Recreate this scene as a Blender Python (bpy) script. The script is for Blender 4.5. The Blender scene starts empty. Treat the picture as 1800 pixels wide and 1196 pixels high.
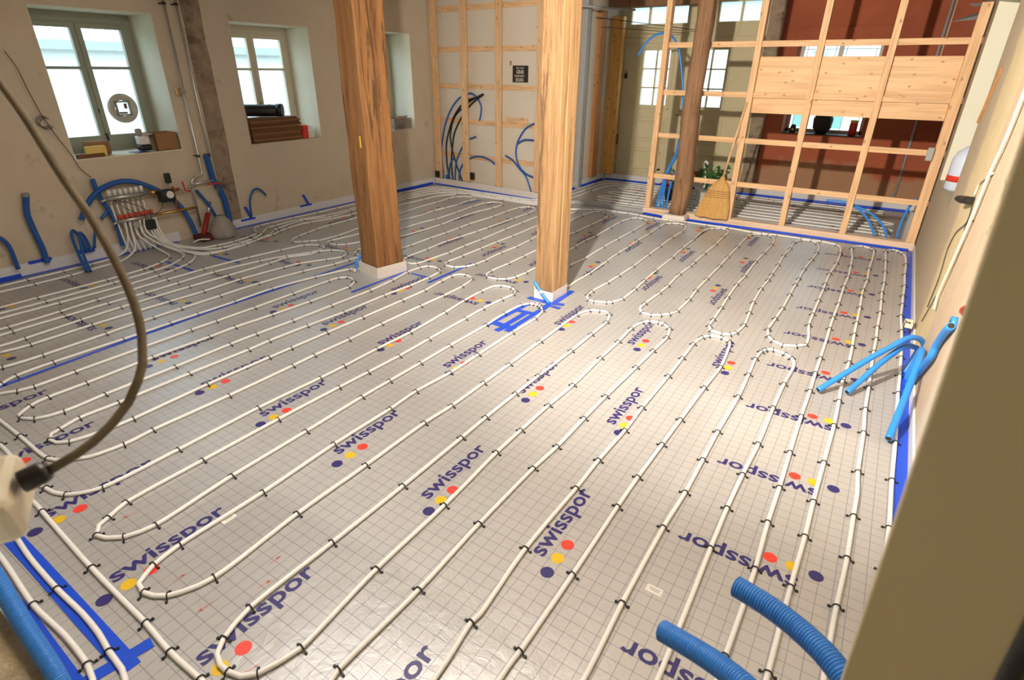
import bpy, bmesh, math, random
from mathutils import Vector, Matrix, noise as mnoise
random.seed(7)
S = bpy.context.scene
COL = S.collection
R = math.radians
# ------------------------------------------------------------------ camera
cam = bpy.data.cameras.new('camera'); co = bpy.data.objects.new('camera', cam); COL.objects.link(co)
f, yaw, pitch, roll = 980.34, -0.574409, 0.4501556, 0.0098208
cy, sy, cp, sp = math.cos(yaw), math.sin(yaw), math.cos(pitch), math.sin(pitch)
fw = Vector((sy*cp, cy*cp, -sp)); rt = Vector((cy, -sy, 0)); up = rt.cross(fw)
r2 = rt*math.cos(roll) + up*math.sin(roll); u2 = up*math.cos(roll) - rt*math.sin(roll)
m = Matrix((r2, u2, -fw)).transposed().to_4x4(); m.translation = Vector((0, 0, 1.72))
co.matrix_world = m
cam.sensor_width = 36; cam.lens = f/1800*36; cam.clip_start = .02; cam.clip_end = 100
cam.dof.use_dof = True; cam.dof.focus_distance = 4.2; cam.dof.aperture_fstop = 5.6
S.camera = co
CAM_R, CAM_U, CAM_F, FOC = r2.copy(), u2.copy(), fw.copy(), f
# ------------------------------------------------------------------ sky, lamps, exposure
S.view_settings.view_transform = 'Standard'; S.view_settings.look = 'None'
S.view_settings.gamma = 1; S.view_settings.use_curve_mapping = False
S.view_settings.exposure = 0.0
w = bpy.data.worlds.new('daylight'); S.world = w; w.use_nodes = True
nt = w.node_tree; bg = nt.nodes['Background']
tc = nt.nodes.new('ShaderNodeTexCoord'); sx = nt.nodes.new('ShaderNodeSeparateXYZ'); cr = nt.nodes.new('ShaderNodeValToRGB')
nt.links.new(tc.outputs['Generated'], sx.inputs[0]); nt.links.new(sx.outputs['Z'], cr.inputs[0]); nt.links.new(cr.outputs[0], bg.inputs[0])
cr.color_ramp.elements[0].position = .0; cr.color_ramp.elements[0].color = (.55, .62, .62, 1)
cr.color_ramp.elements[1].position = .25; cr.color_ramp.elements[1].color = (.78, .9, 1, 1)
bg.inputs[1].default_value = 5.0
def lamp(name, typ, loc, energy, color, aim=None, **k):
    l = bpy.data.lights.new(name, typ); l.energy = energy; l.color = color
    for a, v in k.items(): setattr(l, a, v)
    o = bpy.data.objects.new(name, l); COL.objects.link(o); o.location = loc
    if aim: o.rotation_euler = (Vector(aim)-Vector(loc)).to_track_quat('-Z', 'Y').to_euler()
    return o
# the site floodlight that hangs above and to the left of the photographer, aimed down the room
lamp('floodlight', 'SPOT', (-1.05, .75, 2.5), 1480, (1, .89, .76), aim=(-.5, 8, 1.5), spot_size=R(122), spot_blend=.9, shadow_soft_size=.05)
# added soft area fill for the near floor, not a fixture of the room
lamp('fill_light', 'AREA', (-2.0, 1.8, 2.66), 100, (1, .97, .93), aim=(-2.2, 2.4, 0), size=2.0)
# ------------------------------------------------------------------ materials
def mat(name, col=(.5, .5, .5), rough=.6, metal=0, spec=.5, trans=0, alpha=1, coat=0):
    mt = bpy.data.materials.new(name); mt.use_nodes = True
    b = mt.node_tree.nodes['Principled BSDF']
    b.inputs['Base Color'].default_value = (*col, 1); b.inputs['Roughness'].default_value = rough
    b.inputs['Metallic'].default_value = metal; b.inputs['Specular IOR Level'].default_value = spec
    b.inputs['Transmission Weight'].default_value = trans; b.inputs['Coat Weight'].default_value = coat
    return mt
def nodes(mt): return mt.node_tree.nodes, mt.node_tree.links, mt.node_tree.nodes['Principled BSDF']
def N(ns, t, **k):
    n = ns.new(t)
    for a, v in k.items():
        if a in n.bl_rna.properties: setattr(n, a, v)
        else: n.inputs[a].default_value = v
    return n
def ramp(ns, pts):
    n = ns.new('ShaderNodeValToRGB'); e = n.color_ramp.elements
    while len(e) < len(pts): e.new(.5)
    for i, (p, c) in enumerate(pts): e[i].position = p; e[i].color = (*c, 1)
    return n
def mixc(ns, ls, a, b, fac, mode='MIX'):
    n = ns.new('ShaderNodeMix'); n.data_type = 'RGBA'; n.blend_type = mode
    for s, v in ((6, a), (7, b)):
        if isinstance(v, tuple): n.inputs[s].default_value = (*v, 1)
        else: ls.new(v, n.inputs[s])
    if isinstance(fac, (int, float)): n.inputs[0].default_value = fac
    else: ls.new(fac, n.inputs[0])
    return n.outputs[2]
def bump(ns, ls, b, h, st=.3, dist=.01):
    n = ns.new('ShaderNodeBump'); n.inputs['Strength'].default_value = st; n.inputs['Distance'].default_value = dist
    ls.new(h, n.inputs['Height']); ls.new(n.outputs[0], b.inputs['Normal'])
def plaster(name, c1, c2, c3, stain=(.3, .2, .1), sc=1.6, st=.35, stain_amt=.62):
    mt = mat(name, c1, .9, spec=.2); ns, ls, b = nodes(mt)
    g = N(ns, 'ShaderNodeNewGeometry')
    n1 = N(ns, 'ShaderNodeTexNoise', Scale=sc, Detail=6, Roughness=.6); n2 = N(ns, 'ShaderNodeTexNoise', Scale=sc*.5, Detail=4)
    n3 = N(ns, 'ShaderNodeTexNoise', Scale=45, Detail=6); n4 = N(ns, 'ShaderNodeTexNoise', Scale=4.2, Detail=8, Roughness=.7)
    for n in (n1, n2, n3, n4): ls.new(g.outputs['Position'], n.inputs['Vector'])
    r1 = ramp(ns, [(.35, c1), (.65, c2)]); ls.new(n1.outputs[0], r1.inputs[0])
    r2 = ramp(ns, [(.45, (0, 0, 0)), (.7, (1, 1, 1))]); ls.new(n2.outputs[0], r2.inputs[0])
    c = mixc(ns, ls, r1.outputs[0], c3, r2.outputs[0])
    r3 = ramp(ns, [(stain_amt, (0, 0, 0)), (stain_amt+.12, (.75, .75, .75))]); ls.new(n4.outputs[0], r3.inputs[0])
    c = mixc(ns, ls, c, stain, r3.outputs[0])
    ls.new(c, b.inputs['Base Color'])
    ad = N(ns, 'ShaderNodeMath', operation='ADD'); ls.new(n1.outputs[0], ad.inputs[0]); ls.new(n3.outputs[0], ad.inputs[1])
    bump(ns, ls, b, ad.outputs[0], st, .012)
    return mt
def wood(name, c1, c2, axis='z', sc=1, knots=True, rough=.6, dark=(.12, .06, .03), cracks=.0, st=.15):
    mt = mat(name, c1, rough, spec=.3); ns, ls, b = nodes(mt)
    t = N(ns, 'ShaderNodeNewGeometry'); mp = N(ns, 'ShaderNodeMapping')
    s = {'x': (.5, 9, 9), 'y': (9, .5, 9), 'z': (9, 9, .5)}[axis]
    mp.inputs['Scale'].default_value = tuple(v*sc for v in s); ls.new(t.outputs['Position'], mp.inputs[0])
    n1 = N(ns, 'ShaderNodeTexNoise', Scale=2.2, Detail=7, Roughness=.65, Distortion=.6); ls.new(mp.outputs[0], n1.inputs['Vector'])
    n2 = N(ns, 'ShaderNodeTexNoise', Scale=7, Detail=4, Distortion=.3); ls.new(mp.outputs[0], n2.inputs['Vector'])
    r1 = ramp(ns, [(.3, c1), (.7, c2)]); ls.new(n1.outputs[0], r1.inputs[0])
    r2 = ramp(ns, [(.38, (.62, .55, .5)), (.55, (1, 1, 1))]); ls.new(n2.outputs[0], r2.inputs[0])
    c = mixc(ns, ls, r1.outputs[0], r2.outputs[0], .45, 'MULTIPLY')
    if knots:
        sp_ = N(ns, 'ShaderNodeSeparateXYZ'); ls.new(t.outputs['Position'], sp_.inputs[0]); xy = N(ns, 'ShaderNodeMath', operation='ADD'); ls.new(sp_.outputs['X'], xy.inputs[0]); ls.new(sp_.outputs['Y'], xy.inputs[1])
        cb = N(ns, 'ShaderNodeCombineXYZ'); mk = N(ns, 'ShaderNodeMapping'); mk.inputs['Scale'].default_value = (4.2, 6.5, 1) if axis == 'x' else (6.5, 3.2, 1)
        ls.new(xy.outputs[0], cb.inputs[0]); ls.new(sp_.outputs['Z'], cb.inputs[1]); ls.new(cb.outputs[0], mk.inputs[0])
        v = N(ns, 'ShaderNodeTexVoronoi', voronoi_dimensions='2D', Scale=1.0); ls.new(mk.outputs[0], v.inputs['Vector'])
        rk = ramp(ns, [(.03, (.8, .8, .8)), (.085, (0, 0, 0))]); ls.new(v.outputs['Distance'], rk.inputs[0])
        c = mixc(ns, ls, c, dark, rk.outputs[0])
    if cracks:
        mc = N(ns, 'ShaderNodeMapping'); q = {'x': (.35, 6, 6), 'y': (6, .35, 6), 'z': (6, 6, .35)}[axis]
        mc.inputs['Scale'].default_value = q; ls.new(t.outputs['Position'], mc.inputs[0])
        nc = N(ns, 'ShaderNodeTexNoise', Scale=2.0, Detail=9, Roughness=.75, Distortion=1.2); ls.new(mc.outputs[0], nc.inputs['Vector'])
        rc = ramp(ns, [(.54, (0, 0, 0)), (.58, (cracks, cracks, cracks))]); ls.new(nc.outputs[0], rc.inputs[0])
        c = mixc(ns, ls, c, (.08, .04, .02), rc.outputs[0])
    ls.new(c, b.inputs['Base Color']); bump(ns, ls, b, n1.outputs[0], st, .01)
    return mt
M = {}
M['plaster_l'] = plaster('old lime plaster', (.58, .49, .36), (.66, .57, .44), (.61, .53, .42), stain=(.33, .24, .15), stain_amt=.615)
M['plaster_r'] = plaster('patched plaster', (.80, .66, .44), (.86, .72, .50), (.80, .62, .42), stain=(.55, .42, .28), stain_amt=.72)
M['reveal'] = plaster('smooth window reveal', (.70, .66, .52), (.74, .70, .57), (.70, .66, .52), stain=(.6, .55, .42), st=.1, stain_amt=.8)
M['masonry'] = plaster('exposed masonry', (.26, .19, .13), (.40, .31, .22), (.32, .25, .19), stain=(.10, .07, .05), sc=9, st=.9, stain_amt=.55)
M['stone'] = plaster('rough rubble', (.50, .42, .28), (.30, .25, .17), (.62, .53, .36), stain=(.12, .1, .07), sc=7, st=1.0, stain_amt=.52)
M['ceiling'] = plaster('ceiling boards', (.50, .44, .36), (.45, .38, .3), (.5, .42, .33), st=.2, stain_amt=.8)
M['board'] = plaster('grey gypsum board', (.64, .57, .47), (.68, .61, .51), (.65, .58, .48), stain=(.5, .45, .4), st=.05, stain_amt=.85)
M['oldwood'] = wood('old oak post', (.34, .17, .06), (.22, .095, .035), 'z', .8, False, .65, cracks=.85, st=.5)
M['oldwood2'] = wood('weathered spruce beam', (.34, .205, .095), (.19, .11, .05), 'z', 1.1, False, .65, cracks=.8, st=.3)
M['darkbeam'] = wood('crooked weathered beam', (.34, .20, .11), (.24, .13, .07), 'z', .9, False, .8, cracks=.6, st=.7)
M['lath'] = wood('new spruce lath', (.80, .53, .30), (.73, .45, .23), 'z', .7, True, .55, dark=(.35, .17, .07))
M['rearpost'] = wood('smooth spruce beam', (.62, .40, .20), (.52, .31, .15), 'z', .6, False, .6, cracks=.4)
M['lathx'] = wood('new spruce rail', (.80, .53, .30), (.73, .45, .23), 'x', .7, True, .55, dark=(.35, .17, .07))
M['panel'] = wood('spruce panel', (.82, .55, .31), (.75, .47, .24), 'x', .45, True, .5, dark=(.38, .19, .08), st=.05)
M['plate'] = wood('pale plate', (.84, .64, .47), (.78, .57, .40), 'x', .5, False, .5)
M['brownstud'] = wood('reddish stud', (.52, .25, .09), (.42, .18, .06), 'z', .6, True, .6)
M['orangestud'] = wood('amber stud', (.78, .46, .14), (.68, .36, .10), 'z', .6, True, .6)
M['door'] = plaster('cream painted joinery', (.62, .56, .36), (.66, .60, .40), (.62, .55, .35), stain=(.34, .27, .15), sc=3, st=.1, stain_amt=.74)
M['sash'] = mat('grey green paint', (.30, .31, .24), .6); M['sash2'] = mat('cream paint', (.62, .55, .42), .55)
M['pipe'] = mat('white composite pipe', (.86, .85, .82), .38, spec=.5)
M['black'] = mat('black plastic', (.012, .011, .010), .45); M['dark'] = mat('dark rubber', (.03, .028, .025), .6)
M['foam'] = mat('white edge foam', (.72, .72, .72), .5); M['foamw'] = mat('post foam wrap', (.72, .66, .60), .5)
M['bluetape'] = mat('blue tape', (.012, .075, .62), .35); M['steel'] = mat('galvanised steel', (.55, .54, .52), .32, .75)
M['brass'] = mat('brass', (.55, .33, .12), .35, 1); M['red'] = mat('red plastic', (.65, .04, .02), .4)
M['copper'] = mat('copper', (.6, .25, .1), .35, 1); M['white'] = mat('white plastic', (.75, .75, .72), .4)
M['cream'] = mat('cream plastic', (.66, .60, .46), .5); M['card'] = mat('brown cardboard', (.30, .15, .06), .8)
M['yellow'] = mat('yellow sponge', (.80, .58, .18), .9); M['grey'] = mat('grey metal', (.35, .36, .36), .5)
M['gland'] = mat('black rubber gland', (.012, .011, .012), .35)
M['olive'] = mat('olive beige paint', (.50, .44, .27), .6); M['umber'] = mat('dark timber edge', (.02, .016, .01), .7)  # umber also stands in for the shade inside bores, flange hole and post notch
M['inkblue'] = mat('navy print', (.035, .028, .15), .4); M['inkred'] = mat('red print', (.80, .06, .04), .4)
M['inkyel'] = mat('yellow print', (.72, .47, .02), .4); M['marker'] = mat('red marker', (.6, .12, .06), .6)
M['sticker'] = mat('white sticker', (.75, .73, .68), .5)
M['tile'] = wood('brown roof battens', (.22, .10, .04), (.13, .06, .025), 'y', .6, False, .7)
M['straw'] = wood('broom straw', (.72, .45, .16), (.50, .27, .08), 'z', 6, False, .8, st=.6)
M['leaf'] = mat('geranium leaf', (.03, .11, .015), .55); M['petal'] = mat('red petal', (.45, .02, .01), .6); M['soil'] = mat('soil', (.03, .02, .012), .95)
M['sack'] = plaster('grey paper sack', (.36, .33, .30), (.30, .27, .24), (.33, .3, .27), sc=14, st=.5, stain_amt=.7)
M['oldcable'] = plaster('dusty grey cable', (.19, .155, .10), (.085, .075, .06), (.15, .12, .08), stain=(.6, .52, .38), sc=14, st=.3, stain_amt=.72)
M['facade'] = mat('pale house render', (.72, .76, .76), .9); M['roof'] = mat('grey roof', (.4, .44, .45), .9)
M['ground'] = mat('gravel yard', (.45, .45, .4), .95); M['glassgreen'] = mat('green stained glass', (.2, .55, .42), .2, trans=.8)
M['poster'] = mat('black poster', (.02, .015, .012), .5); M['paper'] = mat('aged paper', (.62, .55, .45), .8); M['bronze'] = mat('bronze tape', (.2, .12, .04), .5)
def glass(name, tint=(.9, .97, 1)):
    mt = bpy.data.materials.new(name); mt.use_nodes = True; ns, ls = mt.node_tree.nodes, mt.node_tree.links
    ns.remove(ns['Principled BSDF']); o = ns['Material Output']
    t = N(ns, 'ShaderNodeBsdfTransparent'); t.inputs[0].default_value = (*tint, 1); g = N(ns, 'ShaderNodeBsdfGlossy', Roughness=.03)
    mx = N(ns, 'ShaderNodeMixShader'); mx.inputs[0].default_value = .06
    ls.new(t.outputs[0], mx.inputs[1]); ls.new(g.outputs[0], mx.inputs[2]); ls.new(mx.outputs[0], o.inputs[0]); return mt
M['glass'] = glass('window glass'); M['glassdim'] = glass('daylight cutting glass', (.30, .34, .34))  # glassdim is tinted dark to cut the daylight in the right recess
def ribbed(name, c, k):
    mt = mat(name, c, .42); return mt
M['blue'] = mat('blue conduit', (.014, .10, .38), .4); M['bluer'] = mat('blue corrugated conduit', (.025, .19, .62), .4); M['bluelite'] = mat('bright blue conduit', (.03, .24, .72), .38)
# red painted wall: worn paint with grey patches of bare plaster low down and on the right
mt = mat('red distemper wall', (.3, .07, .03), .85, spec=.2); ns, ls, b = nodes(mt); M['redwall'] = mt
g = N(ns, 'ShaderNodeNewGeometry'); sxyz = N(ns, 'ShaderNodeSeparateXYZ'); ls.new(g.outputs['Position'], sxyz.inputs[0])
n1 = N(ns, 'ShaderNodeTexNoise', Scale=1.4, Detail=7, Roughness=.6); n2 = N(ns, 'ShaderNodeTexNoise', Scale=12, Detail=8, Roughness=.75)
for n in (n1, n2): ls.new(g.outputs['Position'], n.inputs['Vector'])
r1 = ramp(ns, [(.3, (.44, .125, .06)), (.7, (.30, .08, .042))]); ls.new(n1.outputs[0], r1.inputs[0])
z1 = N(ns, 'ShaderNodeMapRange'); z1.inputs['From Min'].default_value = 1.0; z1.inputs['From Max'].default_value = -.2; ls.new(sxyz.outputs['Z'], z1.inputs['Value'])
ad = N(ns, 'ShaderNodeMath', operation='ADD'); ls.new(z1.outputs[0], ad.inputs[0]); ls.new(n1.outputs[0], ad.inputs[1])
r2 = ramp(ns, [(.85, (0, 0, 0)), (1.0, (.75, .75, .75))]); ls.new(ad.outputs[0], r2.inputs[0])
c = mixc(ns, ls, r1.outputs[0], (.42, .26, .15), r2.outputs[0])
r3 = ramp(ns, [(.66, (0, 0, 0)), (.69, (.8, .8, .8))]); ls.new(n2.outputs[0], r3.inputs[0])
c = mixc(ns, ls, c, (.42, .33, .24), r3.outputs[0])
ls.new(c, b.inputs['Base Color']); bump(ns, ls, b, n2.outputs[0], .3, .006)
# right wall: cream limewash far, pinkish skim then white filler near, with peeling green old paint
mt = mat('right wall skim coats', (.8, .65, .42), .9, spec=.2); ns, ls, b = nodes(mt); M['rightwall'] = mt
g = N(ns, 'ShaderNodeNewGeometry'); sxyz = N(ns, 'ShaderNodeSeparateXYZ'); ls.new(g.outputs['Position'], sxyz.inputs[0])
n1 = N(ns, 'ShaderNodeTexNoise', Scale=3, Detail=8, Roughness=.65); ls.new(g.outputs['Position'], n1.inputs['Vector'])
n2 = N(ns, 'ShaderNodeTexNoise', Scale=9, Detail=8, Roughness=.7); ls.new(g.outputs['Position'], n2.inputs['Vector'])
a1 = N(ns, 'ShaderNodeMath', operation='MULTIPLY_ADD'); a1.inputs[1].default_value = .35; ls.new(n1.outputs[0], a1.inputs[0]); ls.new(sxyz.outputs['Y'], a1.inputs[2])
mr = N(ns, 'ShaderNodeMapRange'); mr.inputs['From Min'].default_value = 2; mr.inputs['From Max'].default_value = 8; ls.new(a1.outputs[0], mr.inputs['Value'])
r1 = ramp(ns, [(.20, (.60, .54, .44)), (.235, (.53, .41, .29)), (.35, (.55, .43, .31)), (.365, (.62, .51, .31)), (.462, (.63, .52, .32)), (.474, (.48, .39, .28)), (.9, (.46, .39, .28))]); ls.new(mr.outputs[0], r1.inputs[0])
r2 = ramp(ns, [(.35, (.82, .82, .82)), (.6, (1, 1, 1))]); ls.new(n2.outputs[0], r2.inputs[0])
c = mixc(ns, ls, r1.outputs[0], r2.outputs[0], .5, 'MULTIPLY')
vm = N(ns, 'ShaderNodeVectorMath', operation='DISTANCE'); vm.inputs[1].default_value = (.5, 3.1, 1.42); mpv = N(ns, 'ShaderNodeMapping'); mpv.inputs['Scale'].default_value = (1, 1.0, .55); mpv.inputs['Location'].default_value = (0, 0, .62)
ls.new(g.outputs['Position'], mpv.inputs[0]); ls.new(mpv.outputs[0], vm.inputs[0])
a2 = N(ns, 'ShaderNodeMath', operation='MULTIPLY_ADD'); a2.inputs[1].default_value = .9; ls.new(n2.outputs[0], a2.inputs[0]); ls.new(vm.outputs['Value'], a2.inputs[2])
r4 = ramp(ns, [(.62, (1, 1, 1)), (.64, (0, 0, 0))]); ls.new(a2.outputs[0], r4.inputs[0])
c = mixc(ns, ls, c, (.20, .23, .14), r4.outputs[0])
ls.new(c, b.inputs['Base Color']); bump(ns, ls, b, n2.outputs[0], .35, .01)
# printed reflective foil on the insulation: 5 cm grid, faint wrinkles, each roll slightly different
mt = mat('printed foil', (.6, .56, .5), .38, spec=.5); ns, ls, b = nodes(mt); M['foil'] = mt
g = N(ns, 'ShaderNodeNewGeometry'); sxyz = N(ns, 'ShaderNodeSeparateXYZ'); ls.new(g.outputs['Position'], sxyz.inputs[0])
def gridline(out, off):
    a = N(ns, 'ShaderNodeMath', operation='ADD'); a.inputs[1].default_value = off; ls.new(out, a.inputs[0])
    p = N(ns, 'ShaderNodeMath', operation='PINGPONG'); p.inputs[1].default_value = .025; ls.new(a.outputs[0], p.inputs[0])
    l = N(ns, 'ShaderNodeMath', operation='LESS_THAN'); l.inputs[1].default_value = .0012; ls.new(p.outputs[0], l.inputs[0]); return l.outputs[0]
lx = gridline(sxyz.outputs['X'], 20-.0112); ly = gridline(sxyz.outputs['Y'], 20-.0226)
mx = N(ns, 'ShaderNodeMath', operation='MAXIMUM'); ls.new(lx, mx.inputs[0]); ls.new(ly, mx.inputs[1])
ry = N(ns, 'ShaderNodeMath', operation='MULTIPLY_ADD'); ry.inputs[1].default_value = 1/.985; ry.inputs[2].default_value = 20-.08; ls.new(sxyz.outputs['Y'], ry.inputs[0])
rx = N(ns, 'ShaderNodeMath', operation='GREATER_THAN'); rx.inputs[1].default_value = -.5; ls.new(sxyz.outputs['X'], rx.inputs[0])
fl = N(ns, 'ShaderNodeMath', operation='FLOOR'); ls.new(ry.outputs[0], fl.inputs[0])
ml = N(ns, 'ShaderNodeMath', operation='MULTIPLY_ADD'); ml.inputs[1].default_value = 7.3; ls.new(rx.outputs[0], ml.inputs[0]); ls.new(fl.outputs[0], ml.inputs[2])
wn = N(ns, 'ShaderNodeTexWhiteNoise', noise_dimensions='1D'); ls.new(ml.outputs[0], wn.inputs['W'])
n1 = N(ns, 'ShaderNodeTexNoise', Scale=9, Detail=6, Roughness=.6, Distortion=1.5); n2 = N(ns, 'ShaderNodeTexNoise', Scale=55, Detail=3, Distortion=1.0); n3 = N(ns, 'ShaderNodeTexNoise', Scale=1.3, Detail=5)
for n in (n1, n2, n3): ls.new(g.outputs['Position'], n.inputs['Vector'])
r1 = ramp(ns, [(0, (.50, .495, .485)), (1, (.57, .565, .55))]); ls.new(wn.outputs[0], r1.inputs[0])
r3 = ramp(ns, [(.3, (.84, .83, .82)), (.6, (1, 1, 1))]); ls.new(n3.outputs[0], r3.inputs[0])
c = mixc(ns, ls, r1.outputs[0], r3.outputs[0], .7, 'MULTIPLY')
lf = N(ns, 'ShaderNodeMath', operation='MULTIPLY'); lf.inputs[1].default_value = .62; ls.new(mx.outputs[0], lf.inputs[0])
c = mixc(ns, ls, c, (.10, .10, .17), lf.outputs[0]); ls.new(c, b.inputs['Base Color'])
b.inputs['Metallic'].default_value = .25
rr = N(ns, 'ShaderNodeMapRange'); rr.inputs['To Min'].default_value = .30; rr.inputs['To Max'].default_value = .46; ls.new(wn.outputs[0], rr.inputs['Value']); ls.new(rr.outputs[0], b.inputs['Roughness'])
ad = N(ns, 'ShaderNodeMath', operation='MULTIPLY_ADD'); ad.inputs[1].default_value = .12; ls.new(n2.outputs[0], ad.inputs[0]); ls.new(n1.outputs[0], ad.inputs[2])
bump(ns, ls, b, ad.outputs[0], .22, .012)

# ------------------------------------------------------------------ mesh helpers
def bx(bm, x0, x1, y0, y1, z0, z1, mi=0, mtx=None):
    vs = [bm.verts.new((x, y, z)) for x in (x0, x1) for y in (y0, y1) for z in (z0, z1)]
    if mtx: [setattr(v, 'co', mtx @ v.co) for v in vs]
    for q in ((0, 1, 3, 2), (4, 6, 7, 5), (0, 4, 5, 1), (2, 3, 7, 6), (0, 2, 6, 4), (1, 5, 7, 3)):
        fc = bm.faces.new([vs[i] for i in q]); fc.material_index = mi
def smooth_path(pts, step=.04, closed=False):
    P = [Vector(p) for p in pts]; n = len(P); out = []
    for i in range(n-1):
        a, b, c, d = P[max(i-1, 0)], P[i], P[i+1], P[min(i+2, n-1)]
        L = (c-b).length; k = max(1, min(12, int(L/step)))
        t1 = (c-a)*.5; t2 = (d-b)*.5
        # keep tangents short next to long segments so that bends stay local
        if t1.length > L: t1 = t1.normalized()*L
        if t2.length > L: t2 = t2.normalized()*L
        for j in range(k):
            t = j/k; out.append((2*t**3-3*t*t+1)*b + (t**3-2*t*t+t)*t1 + (-2*t**3+3*t*t)*c + (t**3-t*t)*t2)
    out.append(P[-1]); return out
def tube(bm, pts, r, seg=8, cap=True, mi=0, rib=0, taper=None):
    """sweep a round section along pts; rib > 0 gives a corrugated hose with that pitch"""
    if rib:
        d = rib/6; dense = [pts[0]]; left = d
        for a, b in zip(pts, pts[1:]):
            L = (b-a).length; t = left
            while t <= L: dense.append(a.lerp(b, t/L)); t += d
            left = t-L
        pts = dense
    n = len(pts); rings = []; up = None; s = 0
    for i, p in enumerate(pts):
        t = (pts[min(i+1, n-1)]-pts[max(i-1, 0)]); t = t.normalized() if t.length > 1e-9 else Vector((0, 0, 1))
        if up is None: up = t.orthogonal().normalized()
        up = (up - t*up.dot(t)); up = up.normalized() if up.length > 1e-6 else t.orthogonal().normalized()
        sd = t.cross(up)
        if i: s += rib/6 if rib else 0
        rr = r*(1+.05*math.cos(2*math.pi*s/rib)) if rib else r
        if taper: rr *= taper(i/(n-1))
        rings.append([bm.verts.new(p + (up*math.cos(a)+sd*math.sin(a))*rr) for a in (2*math.pi*k/seg for k in range(seg))])
    for a, b in zip(rings, rings[1:]):
        for k in range(seg):
            fc = bm.faces.new((a[k], a[(k+1) % seg], b[(k+1) % seg], b[k])); fc.material_index = mi; fc.smooth = True
    if cap:
        for rg in (rings[0][::-1], rings[-1]):
            fc = bm.faces.new(rg); fc.material_index = mi
def cyl(bm, a, b, r, seg=16, mi=0, r2=None):
    a, b = Vector(a), Vector(b); t = (b-a).normalized(); u = t.orthogonal().normalized(); s = t.cross(u); r2 = r if r2 is None else r2
    A = [bm.verts.new(a+(u*math.cos(x)+s*math.sin(x))*r) for x in (2*math.pi*k/seg for k in range(seg))]
    B = [bm.verts.new(b+(u*math.cos(x)+s*math.sin(x))*r2) for x in (2*math.pi*k/seg for k in range(seg))]
    for k in range(seg):
        fc = bm.faces.new((A[k], A[(k+1) % seg], B[(k+1) % seg], B[k])); fc.smooth = True; fc.material_index = mi
    bm.faces.new(A[::-1]).material_index = mi; bm.faces.new(B).material_index = mi
def lathe(bm, c, prof, seg=24, mi=0):
    rings = [[bm.verts.new((c[0]+r*math.cos(a), c[1]+r*math.sin(a), c[2]+z)) for a in (2*math.pi*k/seg for k in range(seg))] for r, z in prof]
    for a, b in zip(rings, rings[1:]):
        for k in range(seg):
            fc = bm.faces.new((a[k], a[(k+1) % seg], b[(k+1) % seg], b[k])); fc.smooth = True; fc.material_index = mi
    bm.faces.new(rings[0][::-1]).material_index = mi
def obj(name, bm, mats, parent=None, bevel=0, recalc=True):
    if recalc: bmesh.ops.recalc_face_normals(bm, faces=bm.faces)
    me = bpy.data.meshes.new(name); bm.to_mesh(me); bm.free()
    for m_ in (mats if isinstance(mats, list) else [mats]): me.materials.append(m_)
    o = bpy.data.objects.new(name, me); COL.objects.link(o)
    if parent: o.parent = parent
    if bevel:
        b = o.modifiers.new('bevel', 'BEVEL'); b.width = bevel; b.segments = 2; b.limit_method = 'ANGLE'
    return o
def tag(o, label, cat, group=None):
    o['label'] = label; o['category'] = cat
    if group: o['group'] = group
    return o
def struct(o): o['kind'] = 'structure'; return o
def thing(name, label, cat, loc=(0, 0, 0), group=None):
    o = bpy.data.objects.new(name, None); COL.objects.link(o); o.location = loc; o.empty_display_size = .1
    return tag(o, label, cat, group)
def part(name, bm, m_, parent, bevel=0):
    """mesh built in world coordinates, parented to a thing"""
    o = obj(name, bm, m_, None, bevel); o.parent = parent
    o.matrix_parent_inverse = Matrix.Translation(parent.matrix_world.translation if parent.type != 'EMPTY' else parent.location).inverted()
    return o
def B(): return bmesh.new()
def box(x0, x1, y0, y1, z0, z1):
    bm = B(); bx(bm, x0, x1, y0, y1, z0, z1); return bm
def tb(pts, r, **k):
    bm = B(); tube(bm, smooth_path(pts, k.pop('step', .03)), r, **k); return bm
def rough_bm(bm, amp, sc, seed=0, cuts=0):
    if cuts: bmesh.ops.subdivide_edges(bm, edges=bm.edges[:], cuts=cuts, use_grid_fill=True)
    for v in bm.verts:
        n = mnoise.noise_vector(v.co*sc+Vector((seed, seed*2, 3)))
        v.co += n*amp
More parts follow.
